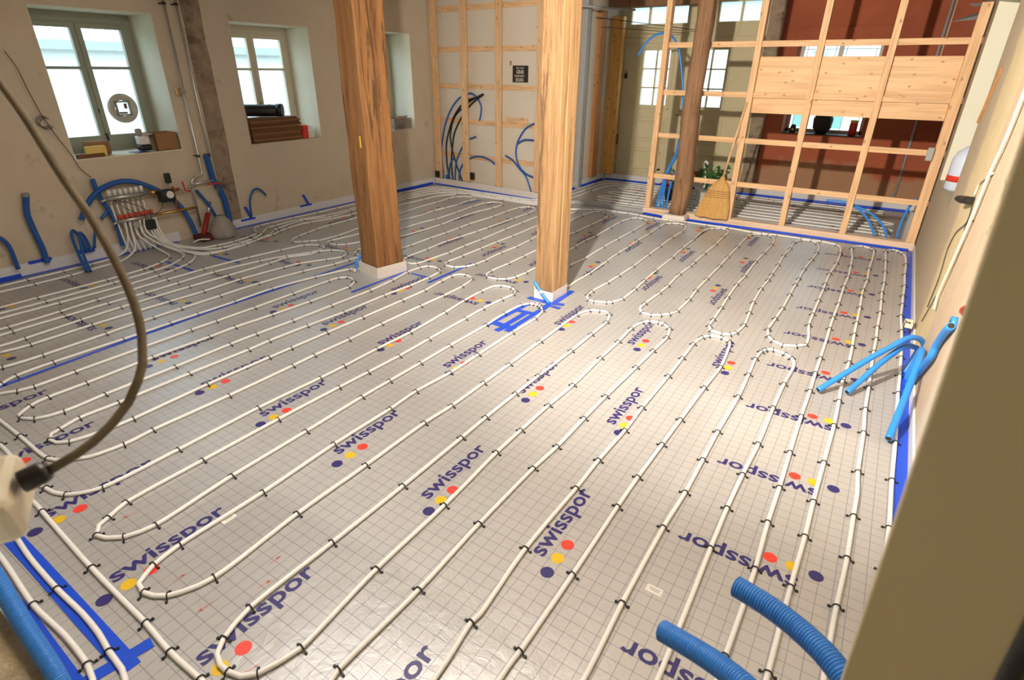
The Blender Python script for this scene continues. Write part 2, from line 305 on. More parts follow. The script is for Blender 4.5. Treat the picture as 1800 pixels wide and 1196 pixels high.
PIPES = {
 'circuit_right': "-4.3,0.44 -3.6,0.44c -3.1,0.44c -2.71,0.442 -2.659,0.438c -2.155,0.415c -1.743,0.407c -1.569,0.397c -1.4,0.4c -0.6,0.4c -0.1,0.42c 0.2,0.45 0.33,0.6 0.36,0.85c 0.36,1.3c 0.35,1.65c 0.354,1.961 0.359,2.074c 0.372,2.343c 0.372,2.707c 0.377,3.063c 0.378,3.651c 0.382,3.914c 0.383,4.212c 0.382,4.433c 0.379,4.719c 0.369,5.051c 0.374,5.342c 0.376,5.578c 0.382,5.881c 0.38,6.257c 0.385,6.628c 0.375,6.969 0.359,7.05c 0.328,7.122c 0.281,7.167c 0.235,7.155c 0.2,7.033c 0.211,6.648c 0.221,6.249c 0.225,5.864c 0.22,5.567c 0.224,5.355c 0.229,5.042c 0.225,4.7c 0.228,4.455c 0.225,4.207c 0.225,3.902c 0.227,3.633c 0.226,3.342c 0.234,3.073c 0.234,2.687c 0.243,2.519 0.241,2.339c 0.239,2.061c 0.228,1.791c 0.225,1.664 0.22,1.25c 0.22,0.9c 0.21,0.65 0.15,0.55 0.09,0.65 0.07,0.95c 0.073,1.397c 0.077,1.793c 0.084,2.094c 0.084,2.342c 0.089,2.675c 0.095,3.059c 0.092,3.353c 0.086,3.631c 0.097,3.933c 0.095,4.211c 0.09,4.448c 0.088,4.7c 0.086,5.063c 0.079,5.375c 0.078,5.562c 0.091,5.864c 0.086,6.259c 0.095,6.744 0.088,7.02c 0.059,7.077c -0.02,7.143c -0.098,7.075 -0.118,6.974c -0.085,6.589 -0.072,6.257c -0.064,5.877c -0.071,5.547c -0.068,5.058c -0.073,4.708c -0.072,4.458c -0.069,4.238 -0.068,3.894c -0.068,3.647c -0.065,3.385c -0.067,3.058c -0.063,2.668c -0.059,2.358c -0.059,2.094c -0.051,1.807c -0.052,1.559 -0.055,1.381c -0.06,1c -0.07,0.7 -0.14,0.58 -0.2,0.68 -0.21,1c -0.214,1.416 -0.222,1.817c -0.225,2.086c -0.221,2.358c -0.211,2.654c -0.213,3.065c -0.21,3.386c -0.2,3.58 -0.199,3.697 -0.227,3.786c -0.274,3.83c -0.355,3.852c -0.4,3.822c -0.418,3.771c -0.428,3.638c -0.417,3.389c -0.407,3.077c -0.413,2.647c -0.411,2.366c -0.409,2.084c -0.418,1.821c -0.415,1.383c -0.405,1.053 -0.42,0.7c -0.5,0.58 -0.58,0.62 -0.62,0.8c -0.624,0.989 -0.621,1.027c -0.621,1.397c -0.627,1.83c -0.627,2.064c -0.62,2.375c -0.613,2.649c -0.603,3.069c -0.591,3.391c -0.615,3.689 -0.636,3.811c -0.695,3.85c -0.786,3.831c -0.82,3.771c -0.839,3.631c -0.835,3.375c -0.831,3.087c -0.833,2.645c -0.827,2.386c -0.835,2.078c -0.832,1.835c -0.836,1.405c -0.811,1.069 -0.818,1.023c -0.794,0.803 -0.8,0.6c -0.88,0.5 -0.98,0.5 -1.05,0.58 -1.067,0.658c -1.058,1.025c -1.069,1.413c -1.068,1.848c -1.056,2.061c -1.057,2.368c -1.055,2.643c -1.042,3.082c -1.035,3.369c -1.029,3.632c -1.063,3.786c -1.119,3.842c -1.17,3.855c -1.236,3.833c -1.276,3.783c -1.3,3.631c -1.289,3.37c -1.287,3.071c -1.275,2.652c -1.284,2.372c -1.285,2.079c -1.283,1.851c -1.26,1.418c -1.254,1.007c -1.225,0.642c -1.24,0.581 -1.266,0.509c -1.302,0.475 -1.35,0.461c -1.392,0.461 -1.434,0.476 -1.468,0.521c -1.501,0.641c -1.498,1.005c -1.497,1.411c -1.503,1.851c -1.508,2.074c -1.508,2.376c -1.505,2.634c -1.497,3.055c -1.499,3.37c -1.5,3.63c -1.543,3.783c -1.593,3.819 -1.639,3.812c -1.713,3.772c -1.751,3.624c -1.746,3.06c -1.739,2.657c -1.737,2.372c -1.737,2.063c -1.751,1.848c -1.747,1.422c -1.748,1.031c -1.728,0.646c -1.79,0.507c -1.877,0.466c -1.932,0.476 -1.957,0.517 -1.975,0.553c -1.992,0.662c -1.988,1.033c -2.004,1.451c -2.001,1.846c -2.011,2.069c -1.986,2.358c -1.987,2.654c -1.989,3.075c -1.982,3.383c -2.013,3.549c -2.057,3.609c -2.094,3.638c -2.136,3.639c -2.181,3.624c -2.217,3.554c -2.23,3.331c -2.223,3.074c -2.228,2.651c -2.226,2.346c -2.227,2.072c -2.227,1.843c -2.213,1.443c -2.205,1.021c -2.18,0.665c -2.219,0.558c -2.271,0.517 -2.319,0.502c -2.372,0.533 -2.388,0.576c -2.424,0.665c -2.428,1.011c -2.429,1.434c -2.421,1.849c -2.414,2.075c -2.408,2.343c -2.415,2.652c -2.423,3.082c -2.43,3.318c -2.417,3.568c -2.402,3.718c -2.428,3.803c -2.492,3.845c -2.603,3.842c -2.652,3.791 -2.666,3.619c -2.656,3.366c -2.627,3.084c -2.6,2.656c -2.605,2.337c -2.601,2.046c -2.603,1.86c -2.618,1.443c -2.609,0.991c -2.614,0.654c -2.696,0.54c -2.818,0.509c -3.064,0.505 -3.383,0.52c -3.9,0.5",
 'circuit_middle': "-4,0.6 -3.386,0.604c -3.058,0.605c -2.961,0.66 -2.909,0.721 -2.876,0.864c -2.885,1.008c -2.874,1.43c -2.874,1.865c -2.879,2.037c -2.873,2.33c -2.878,2.649c -2.874,3.079c -2.868,3.358c -2.877,3.623c -2.92,3.827c -3.029,3.895c -3.101,3.869 -3.123,3.781c -3.112,3.625c -3.081,3.363c -3.079,3.084c -3.083,2.657c -3.09,2.322c -3.095,2.023c -3.097,1.852c -3.097,1.433c -3.079,1.005c -3.091,0.854c -3.127,0.725c -3.169,0.685 -3.224,0.675c -3.278,0.698 -3.293,0.741c -3.326,0.847c -3.317,1.039c -3.316,1.443c -3.308,1.844c -3.315,2.008c -3.304,2.322c -3.282,2.647c -3.28,3.083c -3.264,3.379c -3.269,3.633c -3.292,3.811c -3.36,3.892c -3.486,3.894c -3.525,3.804c -3.533,3.635c -3.487,3.389c -3.464,3.099c -3.468,2.685c -3.469,2.319c -3.485,2.024c -3.487,1.823c -3.476,1.442c -3.477,1.039c -3.467,0.831c -3.512,0.711c -3.581,0.675c -3.627,0.678 -3.685,0.746c -3.71,0.843c -3.71,1.04c -3.724,1.432c -3.715,1.811c -3.718,2.009c -3.695,2.303c -3.68,2.646c -3.681,3.056c -3.751,3.185c -3.88,3.235c -3.939,3.171c -3.947,3.063c -3.941,2.681c -3.933,2.313c -3.932,1.997c -3.936,1.806c -3.92,1.063c -3.916,0.85c -3.936,0.777c -3.982,0.708 -4.05,0.68 -4.111,0.755c -4.159,0.84c -4.176,1.042c -4.17,1.459c -4.176,1.783c -4.176,1.995c -4.177,2.305c -4.187,2.657c -4.129,3.063c -4.045,3.393c -3.994,3.453 -3.75,3.42",
 'circuit_post': "-4.58,0.85 -4.52,0.74 -4.42,0.74 -4.357,0.839c -4.345,1.048c -4.367,1.433c -4.385,1.768c -4.389,1.984c -4.395,2.31c -4.398,2.672c -4.351,3.105c -4.279,3.415c -4.27,3.587c -4.26,3.69 -4,4.05",
 'circuit_left_a': "-4.62,0.9 -4.594,1.066c -4.614,1.45c -4.611,2.008c -4.606,2.293c -4.627,2.65c -4.594,3.075c -4.573,3.238c -4.46,3.472c -4.402,3.621c -4.46,3.73c -4.546,3.768 -4.663,3.718c -4.745,3.611c -4.73,3.499 -4.832,3.293c -4.81,3.074c -4.808,2.643c -4.813,2.286c -4.802,1.731c -4.781,1.446c -4.741,1.085c -4.735,0.943 -4.76,0.85",
 'circuit_left_b': "-5.08,0.8 -5.064,1.092c -5.092,1.427c -5.126,1.7c -5.151,2.275c -5.163,2.619c -5.145,3.076c -5.098,3.415c -5.051,3.673c -4.908,3.773c -4.817,3.751 -4.777,3.683c -4.783,3.542c -4.88,3.324c -4.951,3.069c -5.004,2.629c -4.985,2.281c -4.969,1.996c -4.974,1.714c -4.958,1.41c -4.947,1.082c -4.93,0.95 -4.85,0.78",
 'circuit_far': "-5.2,6.84c -4.6,6.85c -4.1,6.84 -3.75,6.86c -3.528,6.903 -3.471,6.943 -3.257,7.045c -3.101,7.106c -2.926,7.108c -2.769,7.124c -2.604,7.1c -2.391,7.069c -2.192,7.056c -1.965,7.093c -1.714,7.092c -1.457,7.102c -1.172,7.057c -0.9,7.091c -0.638,7.086c -0.431,7.085c -0.267,7.025c -0.223,6.921 -0.203,6.69c -0.198,6.281c -0.219,5.869c -0.219,5.535c -0.216,5.36c -0.216,5.053c -0.215,4.693c -0.21,4.442c -0.184,4.232 -0.182,4.058c -0.233,4.002c -0.313,3.962c -0.382,3.997c -0.421,4.056c -0.452,4.184c -0.445,4.434c -0.437,4.694c -0.439,5.06c -0.441,5.359c -0.44,5.555c -0.441,5.885c -0.423,6.267c -0.412,6.557c -0.42,6.796 -0.452,6.944c -0.528,7.053c -0.636,7.007c -0.68,6.854c -0.672,6.568c -0.686,6.262c -0.676,5.883c -0.673,5.54c -0.669,5.35c -0.675,5.067c -0.662,4.69c -0.639,4.442c -0.619,4.169c -0.638,3.987c -0.667,3.938c -0.716,3.914c -0.795,3.929c -0.833,4.001c -0.839,4.142c -0.852,4.421c -0.867,4.685c -0.879,5.058c -0.874,5.342c -0.884,5.861c -0.875,6.223c -0.87,6.618c -0.89,6.851 -0.927,6.973c -0.987,7.045c -1.064,7.03c -1.154,6.928c -1.174,6.799c -1.164,6.311c -1.158,5.874c -1.148,5.513c -1.145,5.059c -1.139,4.705c -1.123,4.451c -1.127,4.151c -1.159,4.058c -1.208,4.001c -1.267,3.955c -1.341,3.963c -1.394,4.044 -1.396,4.154c -1.384,4.458c -1.382,4.672c -1.397,5.041c -1.389,5.345c -1.391,5.481c -1.392,5.844c -1.39,6.268c -1.401,6.641c -1.404,6.87 -1.45,6.999c -1.525,7.029c -1.596,6.979c -1.646,6.911c -1.673,6.705c -1.655,6.337c -1.646,5.897c -1.625,5.509c -1.62,5.018c -1.606,4.686c -1.591,4.428c -1.593,4.148c -1.638,4.032c -1.669,4.003c -1.762,3.967c -1.81,3.972c -1.855,4.02 -1.872,4.077c -1.88,4.166c -1.862,4.441c -1.855,4.68c -1.85,5.016c -1.863,5.463c -1.871,5.838c -1.881,6.268c -1.873,6.605c -1.886,6.8 -1.942,6.932c -2.016,6.967c -2.112,6.926c -2.167,6.844c -2.176,6.639c -2.161,6.284c -2.162,5.911c -2.149,5.611c -2.149,5.324c -2.13,5.014c -2.107,4.58c -2.113,4.359 -2.115,4.155 -2.185,4.063 -2.301,4.138 -2.376,4.297 -2.38,4.467 -2.377,4.678c -2.355,4.973c -2.369,5.458c -2.372,5.836c -2.367,6.257c -2.385,6.779c -2.41,6.87 -2.469,6.922c -2.566,6.947c -2.635,6.851c -2.665,6.599c -2.652,6.278c -2.636,5.813c -2.645,5.573c -2.626,5.278c -2.622,5.139 -2.611,4.795 -2.613,4.435c -2.609,4.259c -2.626,4.1c -2.664,4.003c -2.727,3.969c -2.831,3.959c -2.89,4.015 -2.908,4.102c -2.899,4.398c -2.902,4.681c -2.903,4.976 -2.906,5.321 -2.925,5.71 -2.907,5.839c -2.905,6.254c -2.907,6.612c -2.939,6.828c -3.003,6.933c -3.104,6.994c -3.184,6.938c -3.221,6.629c -3.207,6.28 -3.196,5.838 -3.186,5.451 -3.169,5.242c -3.15,4.933c -3.16,4.652c -3.146,4.349c -3.155,4.193c -3.19,4.088c -3.264,4.011c -3.367,4.008c -3.421,4.063 -3.428,4.098c -3.422,4.331c -3.424,4.657c -3.428,4.955c -3.421,5.264c -3.428,5.757 -3.425,6.246 -3.417,6.639 -3.393,6.779c -3.429,6.89 -3.497,6.895 -3.622,6.596 -3.669,6.263 -3.662,5.851c -3.655,5.473c -3.628,4.943c -3.626,4.627c -3.609,4.34c -3.619,4.124 -3.636,3.887c -3.726,3.852c -3.814,3.903 -3.859,3.986c -3.876,4.311c -3.896,4.663c -3.876,5.198c -3.869,5.406c -3.871,5.977c -3.868,6.319c -3.901,6.607c -4.023,6.684c -4.089,6.659c -4.153,6.536c -4.163,6.232c -4.147,5.924c -4.163,5.41c -4.149,5.208c -4.136,4.937c -4.134,4.661c -4.119,4.323c -4.115,4.176 -4.101,3.919 -4.183,3.762 -4.344,3.768c -4.421,3.806 -4.458,3.873c -4.459,4.067 -4.474,4.295 -4.44,4.52 -4.431,4.848 -4.428,5.197c -4.47,5.648c -4.481,5.986 -4.44,6.31c -4.44,6.555c -4.484,6.639 -4.588,6.682c -4.71,6.536c -4.72,6.243c -4.68,5.824c -4.66,5.372c -4.691,5.142 -4.677,4.771 -4.666,4.489 -4.666,4.077 -4.713,3.956c -4.781,3.888c -4.879,3.874c -4.944,3.896 -4.964,3.966c -4.919,4.311 -4.969,5.081 -4.96,5.446 -4.992,5.726c -4.97,5.955c -4.967,6.236c -4.998,6.51c -4.985,6.666 -5.076,6.753c -5.235,6.716c -5.32,6.617c -5.328,6.458c -5.304,6.17c -5.3,5.83 -5.235,5.35 -5.112,4.49 -5.058,4.139c -5.076,3.874c -5.137,3.817c -5.177,3.754c -5.248,3.697c -5.315,3.72 -5.4,3.862c -5.441,4.021c -5.486,4.186c -5.513,4.415c -5.52,4.691c -5.542,4.889 -5.598,5.295 -5.595,5.731 -5.58,6.2c -5.56,6.55 -5.42,6.78c",
 'edge_w2': "-4.3,0.33 -3.5,0.33c -2.615,0.321 -2.406,0.307 -2.153,0.302c -1.962,0.306 -1.831,0.301 -1.734,0.289c -1.588,0.271 -1.5,0.18",
 'edge_w3': "-4.3,0.25 -3.4,0.26c -2.51,0.247 -2.146,0.227c -1.909,0.236 -1.742,0.23c -1.67,0.216 -1.62,0.16",
 'k1': "-5.867,2.986 -5.805,3.147c -5.789,3.326c -5.832,3.545c -5.886,3.671c -6.104,3.792 -6.179,3.921c -6.173,4.054c -6.18,4.39c -6.153,4.748c -6.166,5.082c -6.17,5.9c -6.17,6.4c -6.13,6.85 -6,7.08c -5.7,7.13c -5.2,7.13c -4.7,7.12c -4.3,7.12c -4.15,7.2 -4.1,7.45c -4.1,8.2c -4.1,8.9c -4.03,9.2 -3.8,9.28c -3,9.28c -2.2,9.28c -1.4,9.28c -0.6,9.28c 0.1,9.28",
 'k2': "-5.818,2.958 -5.677,3.132c -5.696,3.317c -5.712,3.499c -5.833,3.708c -6.01,3.899c -6.015,4.02c -6.048,4.364c -5.947,4.727c -5.955,5.094c -6.04,5.6c -6.05,6.1c -6.03,6.6 -5.93,6.92c -5.6,7.04c -5.1,7.05c -4.6,7.04c -4.2,7.04c -4.02,7.15 -3.98,7.5c -3.98,8.3c -3.97,8.85 -3.87,9.05 -3.6,9.12c -2.9,9.12c -2.1,9.12c -1.3,9.12c -0.5,9.12c 0.1,9.12c",
 'k3': "-5.697,2.887 -5.571,3.098c -5.636,3.311c -5.633,3.498c -5.724,3.724c -5.836,3.861c -5.879,3.95c -5.926,4.125 -5.971,4.4c -5.838,4.727c -5.892,5.087c -5.93,5.5c -5.93,6c -5.92,6.5 -5.8,6.85c -5.4,6.96c -4.9,6.97c -4.4,6.97c -4.1,6.98 -3.9,7.12 -3.86,7.5c -3.85,8.2c -3.82,8.75 -3.7,8.93 -3.4,8.97c -2.6,8.97c -1.8,8.97c -1,8.97c -0.2,8.97c 0.15,8.97",
 'k4': "-5.64,2.855 -5.571,2.927c -5.578,3.332c -5.674,3.562c -5.687,3.735c -5.755,3.879c -5.79,4.013c -5.828,4.194 -5.817,4.374c -5.71,4.934c -5.81,5.3c -5.81,5.9c -5.8,6.4 -5.68,6.75 -5.3,6.9c -4.8,6.91c -4.3,6.91 -3.95,6.95 -3.75,7.15 -3.6,7.42 -3.3,7.5c -2.6,7.5c -1.9,7.5c -1.2,7.5c -0.5,7.5c 0.1,7.5c",
 'corridor': "-3.51,7.67c -2.97,7.67c -2.33,7.67c -1.54,7.67c -0.9,7.67c -0.26,7.67c 0.15,7.67 0.24,7.755 0.12,7.84c -0.26,7.84c -0.87,7.84c -1.63,7.84c -2.24,7.84c -3,7.84c -3.51,7.84 -3.6,7.93 -3.39,8.02c -3,8.02c -2.36,8.02c -1.57,8.02c -0.93,8.02c -0.14,8.02c 0.12,8.02 0.24,8.11 0.09,8.2c -0.14,8.2c -0.9,8.2c -1.66,8.2c -2.27,8.2c -3.03,8.2c -3.39,8.2 -3.6,8.3 -3.42,8.4c -3.03,8.4c -2.24,8.4c -1.6,8.4c -0.96,8.4c -0.17,8.4c 0.09,8.4 0.24,8.5 0.06,8.6c -0.17,8.6c -0.93,8.6c -1.54,8.6c -2.3,8.6c -3.06,8.6c -3.42,8.6 -3.6,8.7 -3.45,8.8c -3.06,8.8c -2.27,8.8c -1.63,8.8c -0.84,8.8c -0.2,8.8c 0.06,8.8",
 'm1': "-6.22,2.3 -6.18,2.1c -6.16,1.86c -6.15,1.58c -6.13,1.2c -6.12,0.7",
 'm2': "-6.08,2.35 -6.02,2.1 -5.98,1.85c -5.97,1.57c -5.98,1.2c -5.98,0.7",
 'm3': "-5.9,2.68 -5.78,2.62c -5.68,2.48c -5.62,2.3c -5.58,1.97c -5.57,1.45c -5.56,1.1c -5.55,0.7",
 'm4': "-5.8,2.78 -5.66,2.68c -5.54,2.52 -5.49,2.33c -5.45,1.97c -5.42,1.45c -5.42,1.1c -5.42,0.7",
 'm5': "-5.72,2.84 -5.56,2.76 -5.44,2.62c -5.37,2.45c -5.33,2.29c -5.3,1.98c -5.3,1.5c -5.3,1.05c -5.29,0.7",
}
CV = {
 'bw': [["blue", [[-6.209, 7.438, 0.053], [-6.241, 7.44, 0.46], [-6.204, 7.438, 0.697], [-6.111, 7.431, 0.962], [-5.993, 7.423, 1.159], [-5.86, 7.414, 1.294], [-5.733, 7.405, 1.369], [-5.571, 7.394, 1.404], [-5.453, 7.386, 1.349], [-5.377, 7.381, 1.241], [-5.379, 7.381, 1.129], [-5.411, 7.383, 1.028]]], ["black", [[-6.051, 7.402, 0.058], [-6.1, 7.406, 0.317], [-6.098, 7.405, 0.63], [-6.007, 7.399, 0.894], [-5.913, 7.393, 1.062], [-5.759, 7.382, 1.227], [-5.614, 7.372, 1.31], [-5.434, 7.36, 1.358], [-5.316, 7.351, 1.402]]], ["black", [[-5.994, 7.41, 0.062], [-6.012, 7.411, 0.372], [-5.963, 7.408, 0.685], [-5.912, 7.405, 0.839], [-5.755, 7.394, 1.069], [-5.565, 7.381, 1.248], [-5.364, 7.367, 1.373], [-5.316, 7.363, 1.395]]], ["black", [[-5.792, 7.406, 0.068], [-5.961, 7.418, 0.453], [-6.024, 7.422, 0.71], [-6.005, 7.421, 0.863], [-5.921, 7.415, 1.046], [-5.758, 7.404, 1.191], [-5.571, 7.391, 1.304], [-5.372, 7.377, 1.382]]], ["blue", [[-6.054, 7.392, 0.059], [-6.05, 7.392, 0.22], [-6.005, 7.389, 0.359], [-5.935, 7.384, 0.444]]], ["blue", [[-6.101, 7.391, 0.062], [-6.096, 7.39, 0.152]]], ["blue", [[-5.935, 7.389, 0.063], [-5.915, 7.388, 0.257], [-5.875, 7.385, 0.417], [-5.737, 7.375, 0.635], [-5.629, 7.368, 0.733], [-5.468, 7.357, 0.793]]], ["blue", [[-5.83, 7.375, 0.068], [-5.824, 7.374, 0.22], [-5.743, 7.369, 0.353], [-5.57, 7.357, 0.469], [-5.384, 7.344, 0.508], [-5.203, 7.332, 0.479], [-5.046, 7.321, 0.405]]], ["blue", [[-4.887, 7.317, 0.565], [-4.745, 7.307, 0.505], [-4.622, 7.299, 0.401], [-4.5, 7.29, 0.298], [-4.403, 7.283, 0.097]]], ["blue", [[-4.384, 7.292, 1.043], [-4.54, 7.303, 0.954], [-4.663, 7.311, 0.78], [-4.697, 7.314, 0.609], [-4.639, 7.31, 0.442], [-4.489, 7.299, 0.327], [-4.271, 7.284, 0.286]]], ["blue", [[-4.653, 7.296, 0.754], [-4.545, 7.288, 0.811], [-4.377, 7.277, 0.82]]]],
 'beam': [[[-2.483, 7.36, 0.08], [-2.459, 7.36, 0.244], [-2.426, 7.36, 0.415], [-2.376, 7.36, 0.614], [-2.319, 7.36, 0.739], [-2.295, 7.36, 0.83], [-2.288, 7.36, 0.889], [-2.283, 7.36, 1.005]], [[-2.439, 7.38, 0.077], [-2.435, 7.38, 0.222], [-2.411, 7.38, 0.414], [-2.37, 7.38, 0.592], [-2.313, 7.38, 0.728], [-2.287, 7.38, 0.838]], [[-2.401, 7.4, 0.073], [-2.412, 7.4, 0.243], [-2.401, 7.4, 0.453], [-2.368, 7.4, 0.61], [-2.317, 7.4, 0.72], [-2.289, 7.4, 0.807]], [[-2.357, 7.42, 0.069], [-2.357, 7.42, 0.193], [-2.343, 7.42, 0.374], [-2.324, 7.42, 0.489], [-2.304, 7.42, 0.563]]],
 'arch': [[-2.964, 7.42, 1.903], [-2.878, 7.42, 2.044], [-2.761, 7.42, 2.127], [-2.638, 7.42, 2.139], [-2.524, 7.42, 2.077], [-2.442, 7.42, 1.932], [-2.365, 7.42, 1.637], [-2.324, 7.42, 1.414], [-2.296, 7.42, 1.153], [-2.314, 7.42, 0.897], [-2.329, 7.42, 0.739]],
 'pr': [[[0.055, 7.38, 0.086], [0.018, 7.38, 0.157], [-0.052, 7.38, 0.254], [-0.152, 7.38, 0.347], [-0.258, 7.38, 0.395], [-0.358, 7.38, 0.418], [-0.501, 7.38, 0.412]], [[0.176, 7.4, 0.073], [0.138, 7.4, 0.162], [0.072, 7.4, 0.241], [-0.03, 7.4, 0.315], [-0.159, 7.4, 0.369], [-0.243, 7.4, 0.394]], [[0.268, 7.42, 0.079], [0.266, 7.42, 0.185], [0.272, 7.42, 0.326], [0.295, 7.42, 0.432], [0.333, 7.42, 0.529]]],
 'p45': [[-6.28, 1.823, 0.684], [-6.28, 1.802, 0.615], [-6.28, 1.786, 0.526], [-6.28, 1.789, 0.422], [-6.28, 1.796, 0.315], [-6.28, 1.804, 0.236], [-6.28, 1.803, 0.127], [-6.28, 1.804, 0.087]],
 'ltube': [[-6.27, 1.471, 0.436], [-6.27, 1.539, 0.38], [-6.27, 1.563, 0.342], [-6.27, 1.579, 0.272], [-6.27, 1.579, 0.177], [-6.27, 1.579, 0.09]],
 'ltube2': [[-6.27, 2.202, 0.131], [-6.27, 2.227, 0.219], [-6.27, 2.258, 0.305]],
 'bl': [[-6.28, 3.901, 0.114], [-6.28, 3.906, 0.212], [-6.28, 3.92, 0.299], [-6.28, 3.958, 0.375], [-6.28, 4.008, 0.415], [-6.28, 4.058, 0.411], [-6.28, 4.102, 0.375], [-6.28, 4.14, 0.327]],
 'bigarc': [[-6.24, 2.158, 0.417], [-6.24, 2.236, 0.536], [-6.24, 2.353, 0.645], [-6.24, 2.52, 0.705], [-6.24, 2.673, 0.7], [-6.24, 2.828, 0.627], [-6.24, 2.961, 0.526], [-6.24, 3.077, 0.4], [-6.24, 3.152, 0.201], [-6.24, 3.176, 0.037], [-6.24, 3.157, -0.068]],
 'diag': [[-6.26, 2.357, 0.763], [-6.26, 2.374, 0.602], [-6.26, 2.412, 0.47], [-6.26, 2.445, 0.312], [-6.26, 2.447, 0.168], [-6.26, 2.444, 0.098]],
 'tube2': [[-6.26, 3.303, 0.512], [-6.26, 3.395, 0.354], [-6.26, 3.465, 0.168], [-6.26, 3.502, 0.028]],
 'bigright': [[-6.28, 3.509, 0.863], [-6.28, 3.516, 0.784], [-6.28, 3.531, 0.599], [-6.28, 3.6, 0.4], [-6.28, 3.617, 0.168], [-6.28, 3.596, -0.083]],
 'short1': [[-6.27, 2.333, 0.389], [-6.27, 2.413, 0.457]],
 'wire': [[-6.3, 2.034, 1.827], [-6.3, 2.079, 1.702], [-6.3, 2.105, 1.527], [-6.3, 2.146, 1.322], [-6.3, 2.202, 1.153], [-6.3, 2.266, 0.991], [-6.3, 2.3, 0.87], [-6.3, 2.367, 0.774]],
 'cable': [[-1.227, 0.355, 1.763], [-1.097, 0.336, 1.698], [-1.032, 0.329, 1.66], [-0.969, 0.32, 1.618], [-0.923, 0.315, 1.581], [-0.857, 0.308, 1.54], [-0.789, 0.296, 1.489], [-0.75, 0.286, 1.452], [-0.722, 0.273, 1.421], [-0.702, 0.257, 1.394], [-0.692, 0.243, 1.38], [-0.685, 0.224, 1.362], [-0.684, 0.201, 1.345], [-0.676, 0.176, 1.338], [-0.678, 0.157, 1.331], [-0.676, 0.13, 1.328]],
 'gland': [[-0.676, 0.131, 1.329], [-0.683, 0.111, 1.325]],
 'box': [[-0.699, 0.102, 1.351], [-0.665, 0.106, 1.342], [-0.632, 0.101, 1.319], [-0.656, 0.084, 1.293], [-0.679, 0.073, 1.278], [-0.657, 0.089, 1.349]],
 'rib1': [[-0.048, 0.899, 0.807], [0.012, 0.877, 0.817], [0.064, 0.849, 0.826], [0.105, 0.816, 0.836], [0.136, 0.785, 0.84], [0.166, 0.75, 0.837], [0.186, 0.705, 0.828]],
 'rib2': [[-0.151, 0.802, 0.709], [-0.088, 0.778, 0.734], [-0.032, 0.75, 0.76], [0.012, 0.723, 0.779], [0.057, 0.692, 0.789], [0.089, 0.647, 0.79]],
 'rib3': [[-1.652, 0.118, 0.91], [-1.494, 0.118, 0.801], [-1.38, 0.115, 0.713], [-1.3, 0.11, 0.662], [-1.229, 0.108, 0.624], [-1.163, 0.105, 0.59], [-1.086, 0.093, 0.529]],
 'rA': [[0.422, 3.95, 0], [0.459, 3.996, 0.192], [0.431, 3.961, 0.25], [0.394, 3.915, 0.277], [0.349, 3.858, 0.284], [0.287, 3.779, 0.249], [0.189, 3.657, 0.189], [0.072, 3.508, 0.104], [-0.026, 3.385, 0.03]],
 'rB': [[0.405, 3.99, 0], [0.438, 4.052, 0.139], [0.407, 3.993, 0.187], [0.357, 3.899, 0.219], [0.313, 3.815, 0.203], [0.231, 3.66, 0.142], [0.166, 3.538, 0.073], [0.121, 3.453, 0.03]],
 'rC': [[0.42, 3.9, 0], [0.425, 3.86, 0.12], [0.425, 3.8, 0.235], [0.42, 3.7, 0.285], [0.41, 3.58, 0.265], [0.395, 3.45, 0.21], [0.37, 3.25, 0.125], [0.341, 3.03, 0.04]],
 'rD': [[0.425, 3.8, 0], [0.425, 3.346, 0.4], [0.428, 3.331, 0.466], [0.428, 3.264, 0.544], [0.425, 3.168, 0.623], [0.428, 3.125, 0.661]],
 'strip': [[0.495, 4.053, 1.663], [0.495, 4.097, 1.412], [0.495, 4.215, 1.203], [0.495, 4.259, 0.995], [0.495, 4.341, 0.776], [0.495, 4.43, 0.566], [0.495, 4.518, 0.38], [0.495, 4.46, 0.296]],
 'rwire': [[0.48, 4.023, 1.243], [0.48, 4.39, 1.139], [0.48, 4.43, 1.055]],
 'rwire2': [[0.49, 4.453, 1.007], [0.49, 4.411, 0.903], [0.49, 4.751, 0.757], [0.49, 4.878, 0.607], [0.49, 4.786, 0.422], [0.49, 4.849, 0.184]],
 'rwire3': [[0.49, 4.173, 0.957], [0.49, 4.415, 0.884], [0.49, 4.297, 0.785], [0.49, 4.377, 0.618], [0.49, 4.652, 0.294], [0.49, 4.882, 0.057]],
 'nwire': [[0.49, 2.568, 0.906], [0.49, 2.792, 0.814], [0.49, 2.926, 0.719], [0.49, 2.957, 0.623], [0.49, 3.025, 0.507], [0.49, 3.024, 0.432], [0.49, 3.11, 0.349], [0.49, 2.95, 0.392], [0.49, 2.794, 0.456], [0.49, 2.851, 0.5]],
 'red': [[[0.44, 2.99, 0.786], [0.44, 2.528, 0.928], [0.44, 2.394, 0.965]]],
 'misc': {"plug": [[0.47, 4.603, 1.008], [0.47, 4.267, 1.054]], "redcard": [[0.47, 2.476, 0.854], [0.47, 2.681, 0.869], [0.47, 2.686, 0.794]], "roll": [[0.47, 2.822, 0.564], [0.47, 2.708, 0.644]], "orange": [[0.47, 2.777, 0.557], [0.47, 2.509, 0.677]], "jar": [[0.47, 6.482, 1.02], [0.47, 6.142, 1.173]], "socket": [[0.47, 4.829, 0.026]]},
 'hook': [[-2.185, 8.3, 0.548], [-2.138, 8.3, 0.397]],
 'floorpts': {"lab1": [-1.976, 0.857], "lab2": [-0.341, 1.508], "ar1a": [-1.844, 0.55], "ar1b": [-1.844, 0.593], "ar2a": [-1.642, 0.581], "ar2b": [-1.645, 0.537], "pot": [-2.22, 8.462], "stick": [-1.606, 5.892]},
 'sackF': [-5.928, 3.276],
}
